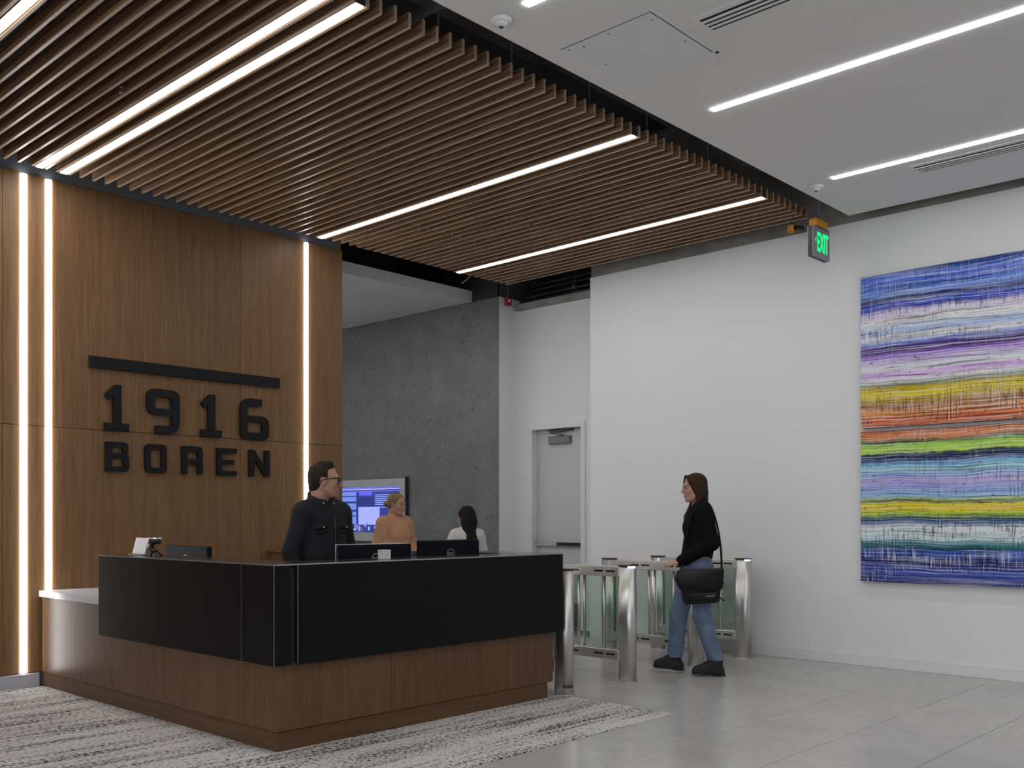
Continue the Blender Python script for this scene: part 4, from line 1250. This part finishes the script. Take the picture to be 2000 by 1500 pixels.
def person(name, spec):
    """builds body skin, then the clothing and hair as children"""
    base = np.array(spec['at'], float); Rz = rotz(spec['yaw'])
    place = lambda V: V @ Rz.T + base
    root = thing('person', tuple(base), spec['label'], 'person')
    J = spec['J']; h = spec.get('h', .005); H = spec['head']
    F = Field(*spec['bounds'], h)
    fem = spec.get('fem', False)
    H.skin(F, fem)
    sk = spec.get('thin', .9)
    up = np.array
    # torso
    ch, pe, nk = up(J['chest']), up(J['pelvis']), up(J['neck'])
    lat = up(J['shl']) - up(J['shr']); lat /= np.linalg.norm(lat)
    fwd = np.cross(lat, (0, 0, 1)); fwd /= np.linalg.norm(fwd)
    hw = spec.get('hw', .145) * sk
    F.put(cone(nk, H.p(-.035, 0, -.10), .050, .050), .03)
    F.put(cone(ch, pe, hw, hw * .95, (fwd, .70)), .05)
    F.put(cone(J['shl'], J['shr'], .058 * sk, .058 * sk), .05)
    for a in 'lr':
        F.put(cone(J['sh' + a], J['el' + a], .048 * sk, .040 * sk), .04)
        F.put(cone(J['el' + a], J['wr' + a], .040 * sk, .027), .02)
        F.put(cone(J['hp' + a], J['kn' + a], .075 * sk, .050 * sk), .05)
        F.put(cone(J['kn' + a], J['an' + a], .050 * sk, .034), .02)
        F.put(cone(J['an' + a], J['to' + a], .032, .026), .02)
        hd = spec['hands'][a]
        hand(F, J['wr' + a], hd[0], hd[1], hd[2], hd[3], spec.get('hs', .95))
    body, V = emitmesh('body', F, M_skin, root, place)
    col = np.ones((len(V), 4)); col[:, :3] = spec['skin']
    H.face_colors(V, col, spec['skin'], spec.get('lips', (.42, .13, .11)), spec['brow'], spec.get('stubble'))
    ca = body.data.color_attributes.new('Col', 'FLOAT_COLOR', 'POINT'); ca.data.foreach_set('color', col.ravel())
    # eyes in world space
    HW = Head(place(H.o[None])[0], 0, 0, H.s); HW.R = Rz @ H.R
    HW.eyes(body, M_iris)
    for nm, fn, mat in spec['wear']:
        Fd = Field(*spec['bounds'], spec.get('hc', .006))
        fn(Fd, J, H, fwd, lat)
        emitmesh(nm, Fd, mat, root, place)
    return root, place, HW

def shoe_fn(side, shaft=.08):
    def fn(F, J, H, fwd, lat):
        for a in side:
            an, to = np.array(J['an' + a]), np.array(J['to' + a])
            d = to - an; d[2] = 0; d /= np.linalg.norm(d)
            z = np.array([0, 0, 1.0])
            hl = np.array(J['he' + a]); tz = to.copy()
            F.put(cone(hl + z * .045, to + z * .012, .040, .036, (z, .95)), .02)
            F.put(cone(hl + z * .02, to, .040, .040, (z, .55)), .012)
            F.put(cone(hl + z * .05 + d * .03, an + z * .04, .046, .047), .03)
            F.put(cone(an + z * .01, to + z * .006, .045, .034), .02)
            F.put(cone(an + z * .02, an + z * shaft, .046, .043), .02)
    return fn

# ---- the man behind the counter
def man():
    d40 = math.radians(-46.94 - 40)          # torso: image-right, turned towards the viewer
    M_jacket = cloth('charcoal_jacket_cloth', (.0125, .0125, .016), .2, 7, .75, .9)
    M_trs = cloth('dark_trousers', (.012, .012, .014), .15)
    M_hair = hair_mat('short_brown_hair', (.012, .008, .006), (.040, .026, .018), 'x')
    J = dict(neck=(0, 0, 1.395), chest=(.0, 0, 1.22), pelvis=(-.01, 0, .94),
             shl=(-.01, .165, 1.335), shr=(-.01, -.165, 1.335), ell=(-.03, .245, 1.07), elr=(-.035, -.245, 1.07), wrl=(.06, .245, .84), wrr=(.05, -.25, .84),
             hpl=(0, .085, .86), hpr=(0, -.085, .86), knl=(.02, .09, .47), knr=(.02, -.09, .47), anl=(-.01, .09, .09), anr=(-.01, -.09, .09),
             tol=(.15, .11, .045), tor=(.15, -.11, .045), hel=(-.05, .09, .0), her=(-.05, -.09, .0))
    H = Head((.03, -.01, 1.542), math.radians(48), math.radians(1), 1.0)
    def jacket(F, J, H, fwd, lat):
        a = lambda k: np.array(J[k])
        F.put(cone((-.005, 0, 1.24), (.0, 0, 1.05), .175, .172, (fwd, .72)), .06)
        F.put(cone((.0, 0, 1.05), (.0, 0, .80), .172, .180, (fwd, .74)), .04)
        F.put(cone(a('shl') + (0, -.015, -.01), a('shr') + (0, .015, -.01), .078, .078), .06)
        F.put(cone(a('shl') + (0, -.07, .035), a('shr') + (0, .07, .035), .045, .045), .05)
        for s, k in ((1, 'l'), (-1, 'r')):
            F.put(cone(a('sh' + k) + (0, -s * .01, -.015), a('el' + k), .074, .058), .035)
            F.put(cone(a('el' + k), a('wr' + k), .058, .043), .02)
            F.put(cone((.120, s * .020, 1.24), (.118, s * .018, .82), .012, .012), .006)        # placket edges
            F.put(cone((.108, s * .065, 1.235), (.098, s * .135, 1.225), .014, .014, ((0, 0, 1), 1.0)), .004)  # pocket flap
            F.put(cone((.118, s * .065, 1.205), (.108, s * .13, 1.195), .008, .008), .004)
        # stand collar: a ring round the neck, open in front
        for k in range(22):
            an = math.radians(16 + k * 328 / 21)
            c0 = np.array([.002 + .080 * math.cos(an), -.026 + .076 * math.sin(an), 1.375 - .012 * math.cos(an)])
            c1 = np.array([.008 + .080 * math.cos(an), -.030 + .078 * math.sin(an), 1.438 - .030 * math.cos(an)])
            F.put(cone(c0, c1, .016, .009), .014)
        F.cut(lambda X, Y, Z: (.79 - Z) + 0 * X + 0 * Y)
    def trousers(F, J, H, fwd, lat):
        for k in 'lr':
            F.put(cone(J['hp' + k], J['kn' + k], .096, .075), .05); F.put(cone(J['kn' + k], J['an' + k], .075, .060), .03)
        F.put(cone((0, .05, .88), (0, -.05, .88), .12, .12, (fwd, .85)), .04)
        F.cut(lambda X, Y, Z: np.maximum(Z - .97, .05 - Z) + 0 * X + 0 * Y)
    def hair(F, J, H, fwd, lat):
        F.put(H.e((-.018, 0, .044), (.098, .080, .088)), .02)
        F.put(H.e((-.050, 0, -.02), (.060, .066, .070)), .03)
        F.put(H.c((.030, -.034, .118), (.034, .034, .118), .022, .022), .03)          # lifted front
        F.put(H.c((-.02, -.03, .118), (-.02, .03, .118), .02, .02), .03)
        o, R, s = H.o, H.R, H.s
        def cut(X, Y, Z):
            x, y, z = X - o[0], Y - o[1], Z - o[2]
            lx = (R[0, 0] * x + R[1, 0] * y + R[2, 0] * z) / s; ly = (R[0, 1] * x + R[1, 1] * y + R[2, 1] * z) / s; lz = (R[0, 2] * x + R[1, 2] * y + R[2, 2] * z) / s
            front = lx - (.022 + np.clip((lz - .075) / .03, 0, 1) * .060 - np.clip(-lz / .02, 0, 1) * .035 + np.clip((.012 - np.abs(lz + .005)) / .01, 0, 1) * 0)
            front = np.minimum(front, .05)
            low = (-.088 + np.clip(lx + .05, 0, 1) * .62) - lz          # rises from the nape towards the ear
            ear = .030 - np.sqrt((lx + .006) ** 2 + (lz + .004) ** 2)
            return np.maximum(np.maximum(front, low), ear)
        F.cut(cut)
    root, place, HW = person('man', dict(at=(4.025, 5.52, .008), yaw=d40, J=J, head=H, bounds=((-.34, -.36, -.02), (.36, .36, 1.72)), h=.0045, hc=.0055,
        label='man with dark glasses and charcoal jacket standing behind the counter', skin=(.40, .215, .150), brow=(.035, .022, .016), stubble=(.24, .145, .11),
        lips=(.36, .14, .12), hw=.15, hands={'l': ((.35, -.1, -.9), (.3, .95, 0), .45, 1), 'r': ((.35, .1, -.9), (.3, -.95, 0), .45, -1)},
        wear=[('jacket', jacket, M_jacket), ('trousers', trousers, M_trs), ('shoe', shoe_fn('l'), M_plastic), ('shoe', shoe_fn('r'), M_plastic), ('hair', hair, M_hair)]))
    # glasses
    M_gl = plain('black_spectacle_frame', (.008, .008, .008), .25)
    V, Fc = [], []
    def add(pts, r, n=6):
        v, f = tube_vf(pts, r, n); k = len(V); V.extend(v); Fc.extend([tuple(i + k for i in q) for q in f])
    for s in (-1, 1):
        rim = fillet([(s * .034 - .027, -.016), (s * .034 + .027, -.016), (s * .034 + .027, .019), (s * .034 - .027, .019)], .011, 4)
        pts = [HW.p(.1015 - .10 * y_ * y_ / .055 * .2 - abs(y_) * .10, y_, z_ + .004) for y_, z_ in rim]
        add(pts + [pts[0]], .0030)
        add([HW.p(.093, s * .061, .019), HW.p(.060, s * .077, .018), HW.p(.005, s * .084, .012), HW.p(-.018, s * .085, .004), HW.p(-.030, s * .083, -.014)], .0036)
    add([HW.p(.103, -.008, .010), HW.p(.107, 0, .012), HW.p(.103, .008, .010)], .0028)
    o = put('glasses', V, Fc, M_gl, root, True)
    for s in (-1, 1):
        rim = fillet([(s * .034 - .026, -.015), (s * .034 + .026, -.015), (s * .034 + .026, .018), (s * .034 - .026, .018)], .011, 4)
        pts = [HW.p(.101 - .10 * y_ * y_ / .055 * .2 - abs(y_) * .10, y_, z_ + .004) for y_, z_ in rim]
        put('lens', pts, [tuple(range(len(pts)))], M_lens, o)
    # jacket fittings
    for (x, y, z) in ((.127, -.098, 1.232), (.127, .098, 1.232), (.089, -.070, 1.392), (.094, .012, 1.392)):
        c = place(np.array([[x, y, z]]))[0]
        n = place(np.array([[x + .004, y, z]]))[0]
        v, f = tube_vf([c, n], .0065, 10); put('button', v, f, M_chrome, root, True)
    zp = place(np.array([[.1315 - .0 * k, 0, 1.36 - .04 * k] for k in range(12)]) + np.array([[-.050 if k == 0 else (-.030 if k == 1 else (-.012 if k == 2 else -.004)), 0, 0] for k in range(12)]))
    v, f = tube_vf([tuple(q) for q in zp], .004, 6); put('zip', v, f, M_fix, root, True)
def lens_mat():
    m = NB('spectacle_lens'); m.t.nodes.remove(m.b)
    tr = m.n('ShaderNodeBsdfTransparent'); tr.inputs[0].default_value = (.92, .93, .95, 1)
    gl = m.n('ShaderNodeBsdfGlossy'); gl.inputs['Roughness'].default_value = .05
    mx = m.n('ShaderNodeMixShader'); mx.inputs[0].default_value = .07
    m.l(tr.outputs[0], mx.inputs[1]); m.l(gl.outputs[0], mx.inputs[2]); m.l(mx.outputs[0], m.out.inputs[0])
    return m.m
M_lens = lens_mat()
man()

# ---- the woman walking to the gates
def walker():
    yaw = math.radians(133.06)
    M_sw = cloth('black_jumper_knit', (.006, .006, .007), .2, 8, .9, .6, spec=.1)
    M_jn = cloth('blue_denim', (.135, .180, .275), .34, 14, .8, .9, 180)
    M_bt = plain('black_suede_boot', (.007, .007, .008), .7)
    M_hair = hair_mat('long_brown_hair', (.020, .011, .006), (.060, .033, .017))
    J = dict(neck=(-.015, 0, 1.40), chest=(-.025, 0, 1.22), pelvis=(.0, 0, .93),
             shl=(-.035, .150, 1.350), shr=(-.03, -.150, 1.350), ell=(-.085, .205, 1.095), elr=(-.06, -.205, 1.09), wrl=(.150, .150, .945), wrr=(.02, -.215, .86),
             hpl=(-.01, .085, .88), hpr=(.02, -.085, .88), knl=(-.03, .092, .48), knr=(.135, -.085, .485), anl=(-.150, .095, .105), anr=(.165, -.085, .125),
             tol=(.015, .105, .034), tor=(.305, -.085, .062), hel=(-.175, .095, .0), her=(.130, -.085, .018))
    H = Head((.018, 0, 1.548), math.radians(10), math.radians(6), .97)
    def jumper(F, J, H, fwd, lat):
        a = lambda k: np.array(J[k])
        F.put(cone((-.035, 0, 1.25), (-.02, 0, 1.08), .148, .150, (fwd, .80)), .05)
        F.put(cone((-.02, 0, 1.08), (.0, 0, .965), .150, .160, (fwd, .80)), .04)
        F.put(ell((.055, .055, 1.22), (.05, .06, .06)), .05); F.put(ell((.055, -.055, 1.22), (.05, .06, .06)), .05)
        F.put(cone(a('shl') + (0, -.012, -.008), a('shr') + (0, .012, -.008), .068, .068), .06)
        F.put(cone((-.025, .045, 1.405), (-.025, -.045, 1.405), .050, .050), .04)
        F.put(cone(a('shl') + (0, 0, -.01), a('ell'), .070, .062), .03); F.put(cone(a('ell'), a('wrl') + (-.005, 0, .003), .064, .050), .02)
        F.put(cone(a('shr') + (0, 0, -.01), a('elr'), .070, .060), .03); F.put(cone(a('elr'), a('wrr'), .060, .046), .02)
        F.put(H.c((-.03, 0, -.115), (-.035, 0, -.165), .050, .046), .012, 'sub') if False else None
        F.cut(lambda X, Y, Z: np.minimum(.955 - Z, .05) + 0 * X + 0 * Y - .12 * (np.abs(Y) > .10) - .12 * ((X > .10) & (np.abs(Y) > .06)))
    def jeans(F, J, H, fwd, lat):
        for k in 'lr':
            an = np.array(J['an' + k]); kn = np.array(J['kn' + k])
            F.put(cone(J['hp' + k], kn, .098, .072), .04)
            F.put(cone(kn, an, .072, .064), .03)
        F.put(cone((-.01, .05, .90), (-.01, -.05, .90), .125, .125, (fwd, .92)), .04)
        F.put(cone((-.0, .03, .98), (-.0, -.03, .98), .118, .118, (fwd, .85)), .04)
        F.cut(lambda X, Y, Z: np.maximum(Z - 1.02, .128 - Z) + 0 * X + 0 * Y)
    def hair(F, J, H, fwd, lat):
        F.put(H.e((-.020, 0, .045), (.100, .090, .086)), .02)
        F.put(H.e((-.035, 0, -.03), (.080, .096, .10)), .03)
        F.put(H.c((-.075, 0, -.05), (-.085, 0, -.17), .055, .045, ((1, 0, 0), .6)), .03)
        for s in (-1, 1):
            F.put(H.c((-.015, s * .068, -.01), (.000, s * .066, -.14), .026, .026, ((0, 1, 0), .6)), .02)
            F.put(H.c((.000, s * .066, -.13), (.070, s * .075, -.235), .026, .018, ((0, 1, 0), .7)), .02)
            F.put(H.c((.070, s * .075, -.235), (.105, s * .070, -.305), .018, .005), .015)
            F.put(H.c((.060, s * .024, .108), (.052, s * .060, .055), .012, .014), .02)
            F.put(H.c((.052, s * .060, .055), (.020, s * .072, -.02), .014, .016), .02)
        o, R, s_ = H.o, H.R, H.s
        def cut(X, Y, Z):
            x, y, z = X - o[0], Y - o[1], Z - o[2]
            lx = (R[0, 0] * x + R[1, 0] * y + R[2, 0] * z) / s_; ly = (R[0, 1] * x + R[1, 1] * y + R[2, 1] * z) / s_; lz = (R[0, 2] * x + R[1, 2] * y + R[2, 2] * z) / s_
            face = .104 - np.sqrt(((lx - .098) / .88) ** 2 + (ly / .70) ** 2 + ((lz + .020) / 1.15) ** 2)
            return np.where(lz > -.12, face, -.05)
        F.cut(cut)
    root, place, HW = person('walker', dict(at=(7.055, 4.49, .003), yaw=yaw, J=J, head=H, bounds=((-.34, -.32, -.02), (.42, .36, 1.72)), h=.0045, hc=.0055, fem=True,
        label='woman in black jumper and jeans walking past the gates with a bag', skin=(.47, .255, .190), brow=(.08, .04, .025), hw=.125, hs=.88,
        lips=(.46, .12, .12), hands={'l': ((.9, .05, -.15), (0, .45, .9), .55, -1), 'r': ((.25, .05, -.95), (.2, -.95, 0), .5, -1)},
        wear=[('jumper', jumper, M_sw), ('jeans', jeans, M_jn), ('ankle_boot', shoe_fn('l', .075), M_bt), ('ankle_boot', shoe_fn('r', .075), M_bt), ('hair', hair, M_hair)]))
    # boot soles and heels
    for a in 'lr':
        hl = np.array(J['he' + a]); to = np.array(J['to' + a])
        dv = to - hl; dv[2] = 0; L = np.linalg.norm(dv); dv /= L
        nv = np.array([-dv[1], dv[0], 0]); tilt = (to[2] - .030 - hl[2]) / L
        prof = [(-.042, .026), (-.030, .038), (.03, .036), (.10, .038), (.17, .044), (L, .040), (L + .030, .028), (L + .040, .008)]
        loop = [(q, w_) for q, w_ in prof] + [(q, -w_) for q, w_ in prof[::-1]]
        def ring(z, sel): return [hl + dv * q + nv * w_ + np.array([0, 0, z + tilt * max(q, 0)]) for q, w_ in sel]
        n = len(loop)
        V = ring(.006, loop) + ring(.020, loop)
        f = [tuple(range(n))[::-1], tuple(range(n, 2 * n))] + [(i, (i + 1) % n, (i + 1) % n + n, i + n) for i in range(n)]
        put('boot_sole', place(np.array(V)), f, M_plastic, root)
        hp = [(q, w_) for q, w_ in prof[:3]] + [(q, -w_) for q, w_ in prof[:3][::-1]]
        n = len(hp); V = ring(-.002, hp) + ring(.008, hp)
        f = [tuple(range(n))[::-1], tuple(range(n, 2 * n))] + [(i, (i + 1) % n, (i + 1) % n + n, i + n) for i in range(n)]
        put('boot_heel', place(np.array(V)), f, M_plastic, root)
    bag = thing('messenger_bag', tuple(place(np.array([[.04, .25, .62]]))[0]), 'black shoulder bag hanging at the walking woman\'s hip', 'bag')
    M_bag = cloth('black_bag_nylon', (.011, .0095, .011), .25, 6, .55, .8, 90, .4)
    def P(pts): return [tuple(q) for q in place(np.array(pts, float))]
    def slab(nm, outline, y0, y1, mat, par, bulge=.0):
        n = len(outline); V = [(x, y0, z) for x, z in outline] + [(x, y1, z) for x, z in outline]
        f = [tuple(range(n))[::-1], tuple(range(n, 2 * n))] + [(i, (i + 1) % n, (i + 1) % n + n, i + n) for i in range(n)]
        bm = bmesh.new(); vs = [bm.verts.new(p) for p in V]
        for q in f: bm.faces.new([vs[i] for i in q])
        bmesh.ops.recalc_face_normals(bm, faces=bm.faces)
        bmesh.ops.bevel(bm, geom=[e for e in bm.edges if e.calc_face_angle(0) > .6], offset=.012, segments=3, affect='EDGES')
        bm.verts.index_update()
        V = [tuple(p.co) for p in bm.verts]; f = [tuple(q.index for q in fc.verts) for fc in bm.faces]; bm.free()
        return put(nm, P(V), f, mat, par, True)
    body = fillet([(-.135, .615), (.145, .600), (.185, .86), (-.165, .875)], [.03, .03, .02, .02], 4)
    slab('bag_body', body, .185, .285, M_bag, bag)
    flap = fillet([(-.160, .725), (.175, .705), (.235, .80), (.205, .885), (-.170, .895)], [.02, .03, .04, .03, .02], 4)
    fl_ = slab('bag_flap', flap, .270, .302, M_bag, bag)
    slab('bag_pocket', fillet([(-.115, .628), (.13, .615), (.14, .70), (-.12, .715)], .02, 3), .275, .296, M_bag, bag)
    v, f = tube_vf(P([(-.02 + .0 * k, .297, .668) for k in (0,)] + [(-.09, .297, .672)]), .005, 6); put('bag_zip', v, f, M_frost, bag)
    # strap over the near shoulder
    pts = [(-.160, .235, .87), (-.160, .235, .96), (-.150, .225, 1.10), (-.125, .215, 1.25), (-.085, .165, 1.395), (-.04, .120, 1.428), (.02, .105, 1.395), (.065, .100, 1.30), (.10, .10, 1.15), (.125, .13, 1.0), (.15, .19, .91), (.17, .235, .86)]
    q = [Vector(p) for p in P(pts)]
    sm = []
    for i in range(len(q) - 1):
        p0, p1, p2, p3 = q[max(i - 1, 0)], q[i], q[i + 1], q[min(i + 2, len(q) - 1)]
        for t in (0, .25, .5, .75):
            sm.append(.5 * ((2 * p1) + (p2 - p0) * t + (2 * p0 - 5 * p1 + 4 * p2 - p3) * t * t + (3 * p1 - p0 - 3 * p2 + p3) * t ** 3))
    sm.append(q[-1])
    v, f = tube_vf(sm, .009, 8); put('bag_strap', v, f, M_strap, bag, True)
    for z in (.80, .66):
        v, f = tube_vf(P([(-.130, .235, z), (-.165, .235, z - .015), (-.178, .235, z - .035)]), .007, 8); put('buckle', v, f, M_plastic, bag)
M_strap = cloth('grey_black_webbing', (.009, .009, .010), .2, 20, .8)
walker()

# ---- the woman in the orange jumper before the display
def orange():
    yaw = math.radians(-46.94 - 42)
    m = NB('orange_knit')
    wv = m.n('ShaderNodeTexWave'); wv.wave_type = 'BANDS'; wv.bands_direction = 'Z'; wv.inputs['Scale'].default_value = 22; wv.inputs['Distortion'].default_value = 2.5
    m.l(m.coord(), wv.inputs['Vector'])
    nz = m.noise(m.coord(), 45, 3)
    m.base(m.ramp(m.math('MULTIPLY_ADD', wv.outputs['Fac'], .12, m.math('MULTIPLY', nz, .88)), [(.25, (.42, .215, .115)), (.75, (.58, .32, .18))]))
    m.set(Roughness=.9); m.bump(wv.outputs['Fac'], .3, .006)
    M_kn = m.m
    M_tr = cloth('dark_slacks', (.02, .02, .022))
    M_hair = hair_mat('dark_blond_hair', (.11, .070, .030), (.36, .245, .115), 'x')
    J = dict(neck=(0, 0, 1.31), chest=(0, 0, 1.14), pelvis=(0, 0, .88), shl=(-.01, .155, 1.255), shr=(-.01, -.155, 1.255), ell=(.0, .225, 1.02), elr=(-.01, -.225, 1.02),
             wrl=(.185, .10, .955), wrr=(.19, .015, .955), hpl=(0, .085, .82), hpr=(0, -.085, .82), knl=(.01, .09, .45), knr=(.01, -.09, .45), anl=(-.02, .09, .09), anr=(-.02, -.09, .09),
             tol=(.13, .11, .04), tor=(.13, -.11, .04), hel=(-.05, .09, .0), her=(-.05, -.09, .0))
    H = Head((.025, 0, 1.447), math.radians(14), math.radians(8), .97)
    def top(F, J, H, fwd, lat):
        a = lambda k: np.array(J[k])
        F.put(cone((-.005, 0, 1.16), (.01, 0, .98), .168, .170, (fwd, .80)), .05); F.put(cone((.01, 0, .98), (.0, 0, .80), .170, .175, (fwd, .8)), .04)
        F.put(ell((.085, .06, 1.12), (.06, .07, .065)), .05); F.put(ell((.085, -.06, 1.12), (.06, .07, .065)), .05)
        F.put(cone(a('shl') + (0, -.01, -.01), a('shr') + (0, .01, -.01), .072, .072), .06)
        F.put(cone((-.01, .04, 1.29), (-.01, -.04, 1.29), .058, .058), .04)
        for k in 'lr':
            F.put(cone(a('sh' + k) + (0, 0, -.01), a('el' + k), .076, .068), .03); F.put(cone(a('el' + k), a('wr' + k), .068, .046), .02)
        F.cut(lambda X, Y, Z: (.80 - Z) + 0 * X + 0 * Y)
    def trousers(F, J, H, fwd, lat):
        for k in 'lr':
            F.put(cone(J['hp' + k], J['kn' + k], .098, .075), .05); F.put(cone(J['kn' + k], J['an' + k], .075, .060), .03)
        F.put(cone((0, .05, .84), (0, -.05, .84), .125, .125, (fwd, .88)), .04)
        F.cut(lambda X, Y, Z: np.maximum(Z - .9, .05 - Z) + 0 * X + 0 * Y)
    def hair(F, J, H, fwd, lat):
        F.put(H.e((-.020, 0, .044), (.099, .081, .086)), .02)
        F.put(H.e((-.045, 0, -.005), (.068, .074, .070)), .03)
        F.put(H.e((-.118, -.02, -.015), (.036, .040, .034)), .015)          # bun
        o, R, s_ = H.o, H.R, H.s
        def cut(X, Y, Z):
            x, y, z = X - o[0], Y - o[1], Z - o[2]
            lx = (R[0, 0] * x + R[1, 0] * y + R[2, 0] * z) / s_; ly = (R[0, 1] * x + R[1, 1] * y + R[2, 1] * z) / s_; lz = (R[0, 2] * x + R[1, 2] * y + R[2, 2] * z) / s_
            face = .098 - np.sqrt(((lx - .092) / .95) ** 2 + (ly / .80) ** 2 + ((lz + .022) / 1.22) ** 2)
            ear = .026 - np.sqrt((lx + .006) ** 2 + (lz + .012) ** 2)
            return np.maximum(face, ear)
        F.cut(cut)
    person('orange', dict(at=(6.823, 8.078, .0), yaw=yaw, J=J, head=H, bounds=((-.32, -.36, -.02), (.38, .36, 1.62)), h=.006, hc=.007, fem=True,
        label='blond woman in an orange knit jumper before the blue screen', skin=(.43, .235, .165), brow=(.10, .06, .035), hw=.14, hs=.88,
        hands={'l': ((.55, -.75, -.25), (.5, .3, .8), .6, -1), 'r': ((.5, .75, -.3), (.5, -.3, .8), .6, 1)},
        wear=[('jumper', top, M_kn), ('trousers', trousers, M_tr), ('shoe', shoe_fn('l'), M_plastic), ('shoe', shoe_fn('r'), M_plastic), ('hair', hair, M_hair)]))
orange()

# ---- the dark-haired woman seen from behind
def dark():
    yaw = math.radians(43.06 + 22)
    M_bl = cloth('cream_blouse', (.56, .54, .50), .08, 8, .8, .7)
    M_tr = cloth('black_skirt_cloth', (.014, .014, .016))
    M_hair = hair_mat('long_black_hair', (.005, .004, .004), (.014, .011, .010))
    s = .92
    def S(d): return {k: tuple(np.array(v) * s) for k, v in d.items()}
    J = S(dict(neck=(0, 0, 1.29), chest=(0, 0, 1.12), pelvis=(0, 0, .87), shl=(-.01, .145, 1.225), shr=(-.01, -.145, 1.225), ell=(.02, .235, 1.01), elr=(.01, -.205, 1.0),
             wrl=(.21, .16, .96), wrr=(.19, -.13, .95), hpl=(0, .08, .81), hpr=(0, -.08, .81), knl=(.01, .085, .45), knr=(.01, -.085, .45), anl=(-.02, .085, .09), anr=(-.02, -.085, .09),
             tol=(.13, .10, .04), tor=(.13, -.10, .04), hel=(-.05, .085, .0), her=(-.05, -.085, .0)))
    H = Head((.03, 0, 1.305), math.radians(28), math.radians(14), .95)
    def top(F, J, H, fwd, lat):
        a = lambda k: np.array(J[k])
        F.put(cone((-.005, 0, 1.05), (.0, 0, .92), .148, .140, (fwd, .74)), .05); F.put(cone((.0, 0, .92), (.0, 0, .76), .140, .15, (fwd, .76)), .04)
        F.put(cone(a('shl') + (0, -.01, -.01), a('shr') + (0, .01, -.01), .062, .062), .06)
        F.put(cone((-.01, .035, 1.165), (-.01, -.035, 1.165), .052, .052), .04)
        for k in 'lr':
            F.put(cone(a('sh' + k) + (0, 0, -.01), a('el' + k), .066, .058), .03); F.put(cone(a('el' + k), a('wr' + k), .058, .040), .02)
        F.cut(lambda X, Y, Z: (.77 - Z) + 0 * X + 0 * Y)
    def skirt(F, J, H, fwd, lat):
        F.put(cone((0, 0, .82), (0, 0, .46), .135, .165, (fwd, .8)), .04)
        F.cut(lambda X, Y, Z: np.maximum(Z - .86, .46 - Z) + 0 * X + 0 * Y)
    def hair(F, J, H, fwd, lat):
        F.put(H.e((-.024, 0, .040), (.104, .094, .092)), .02)
        F.put(H.e((-.045, 0, -.055), (.082, .098, .10)), .04)
        c = H.o
        F.put(cone(c + (-.075, 0, -.06), c + (-.120, -.015, -.24), .078, .066, (fwd, .5)), .04)
        F.put(cone(c + (-.120, -.015, -.24), c + (-.135, -.02, -.40), .066, .045, (fwd, .5)), .03)
        for q in (-1, 1): F.put(H.c((-.02, q * .075, -.03), (-.03, q * .085, -.14), .028, .022), .02)
        o, R, s_ = H.o, H.R, H.s
        def cut(X, Y, Z):
            x, y, z = X - o[0], Y - o[1], Z - o[2]
            lx = (R[0, 0] * x + R[1, 0] * y + R[2, 0] * z) / s_; ly = (R[0, 1] * x + R[1, 1] * y + R[2, 1] * z) / s_; lz = (R[0, 2] * x + R[1, 2] * y + R[2, 2] * z) / s_
            return .10 - np.sqrt(((lx - .10) / .9) ** 2 + (ly / .72) ** 2 + ((lz + .025) / 1.2) ** 2)
        F.cut(cut)
    person('dark', dict(at=(7.414, 7.592, .0), yaw=yaw, J=J, head=H, bounds=((-.32, -.36, -.02), (.38, .36, 1.5)), h=.006, hc=.007, fem=True,
        label='woman with long black hair and cream top seen from behind', skin=(.36, .20, .14), brow=(.02, .014, .01), hw=.12, hs=.85, thin=.85,
        hands={'l': ((.9, -.3, -.1), (0, .3, .9), .6, -1), 'r': ((.9, .3, -.1), (0, -.3, .9), .6, 1)},
        wear=[('blouse', top, M_bl), ('skirt', skirt, M_tr), ('shoe', shoe_fn('l'), M_plastic), ('shoe', shoe_fn('r'), M_plastic), ('hair', hair, M_hair)]))
dark()
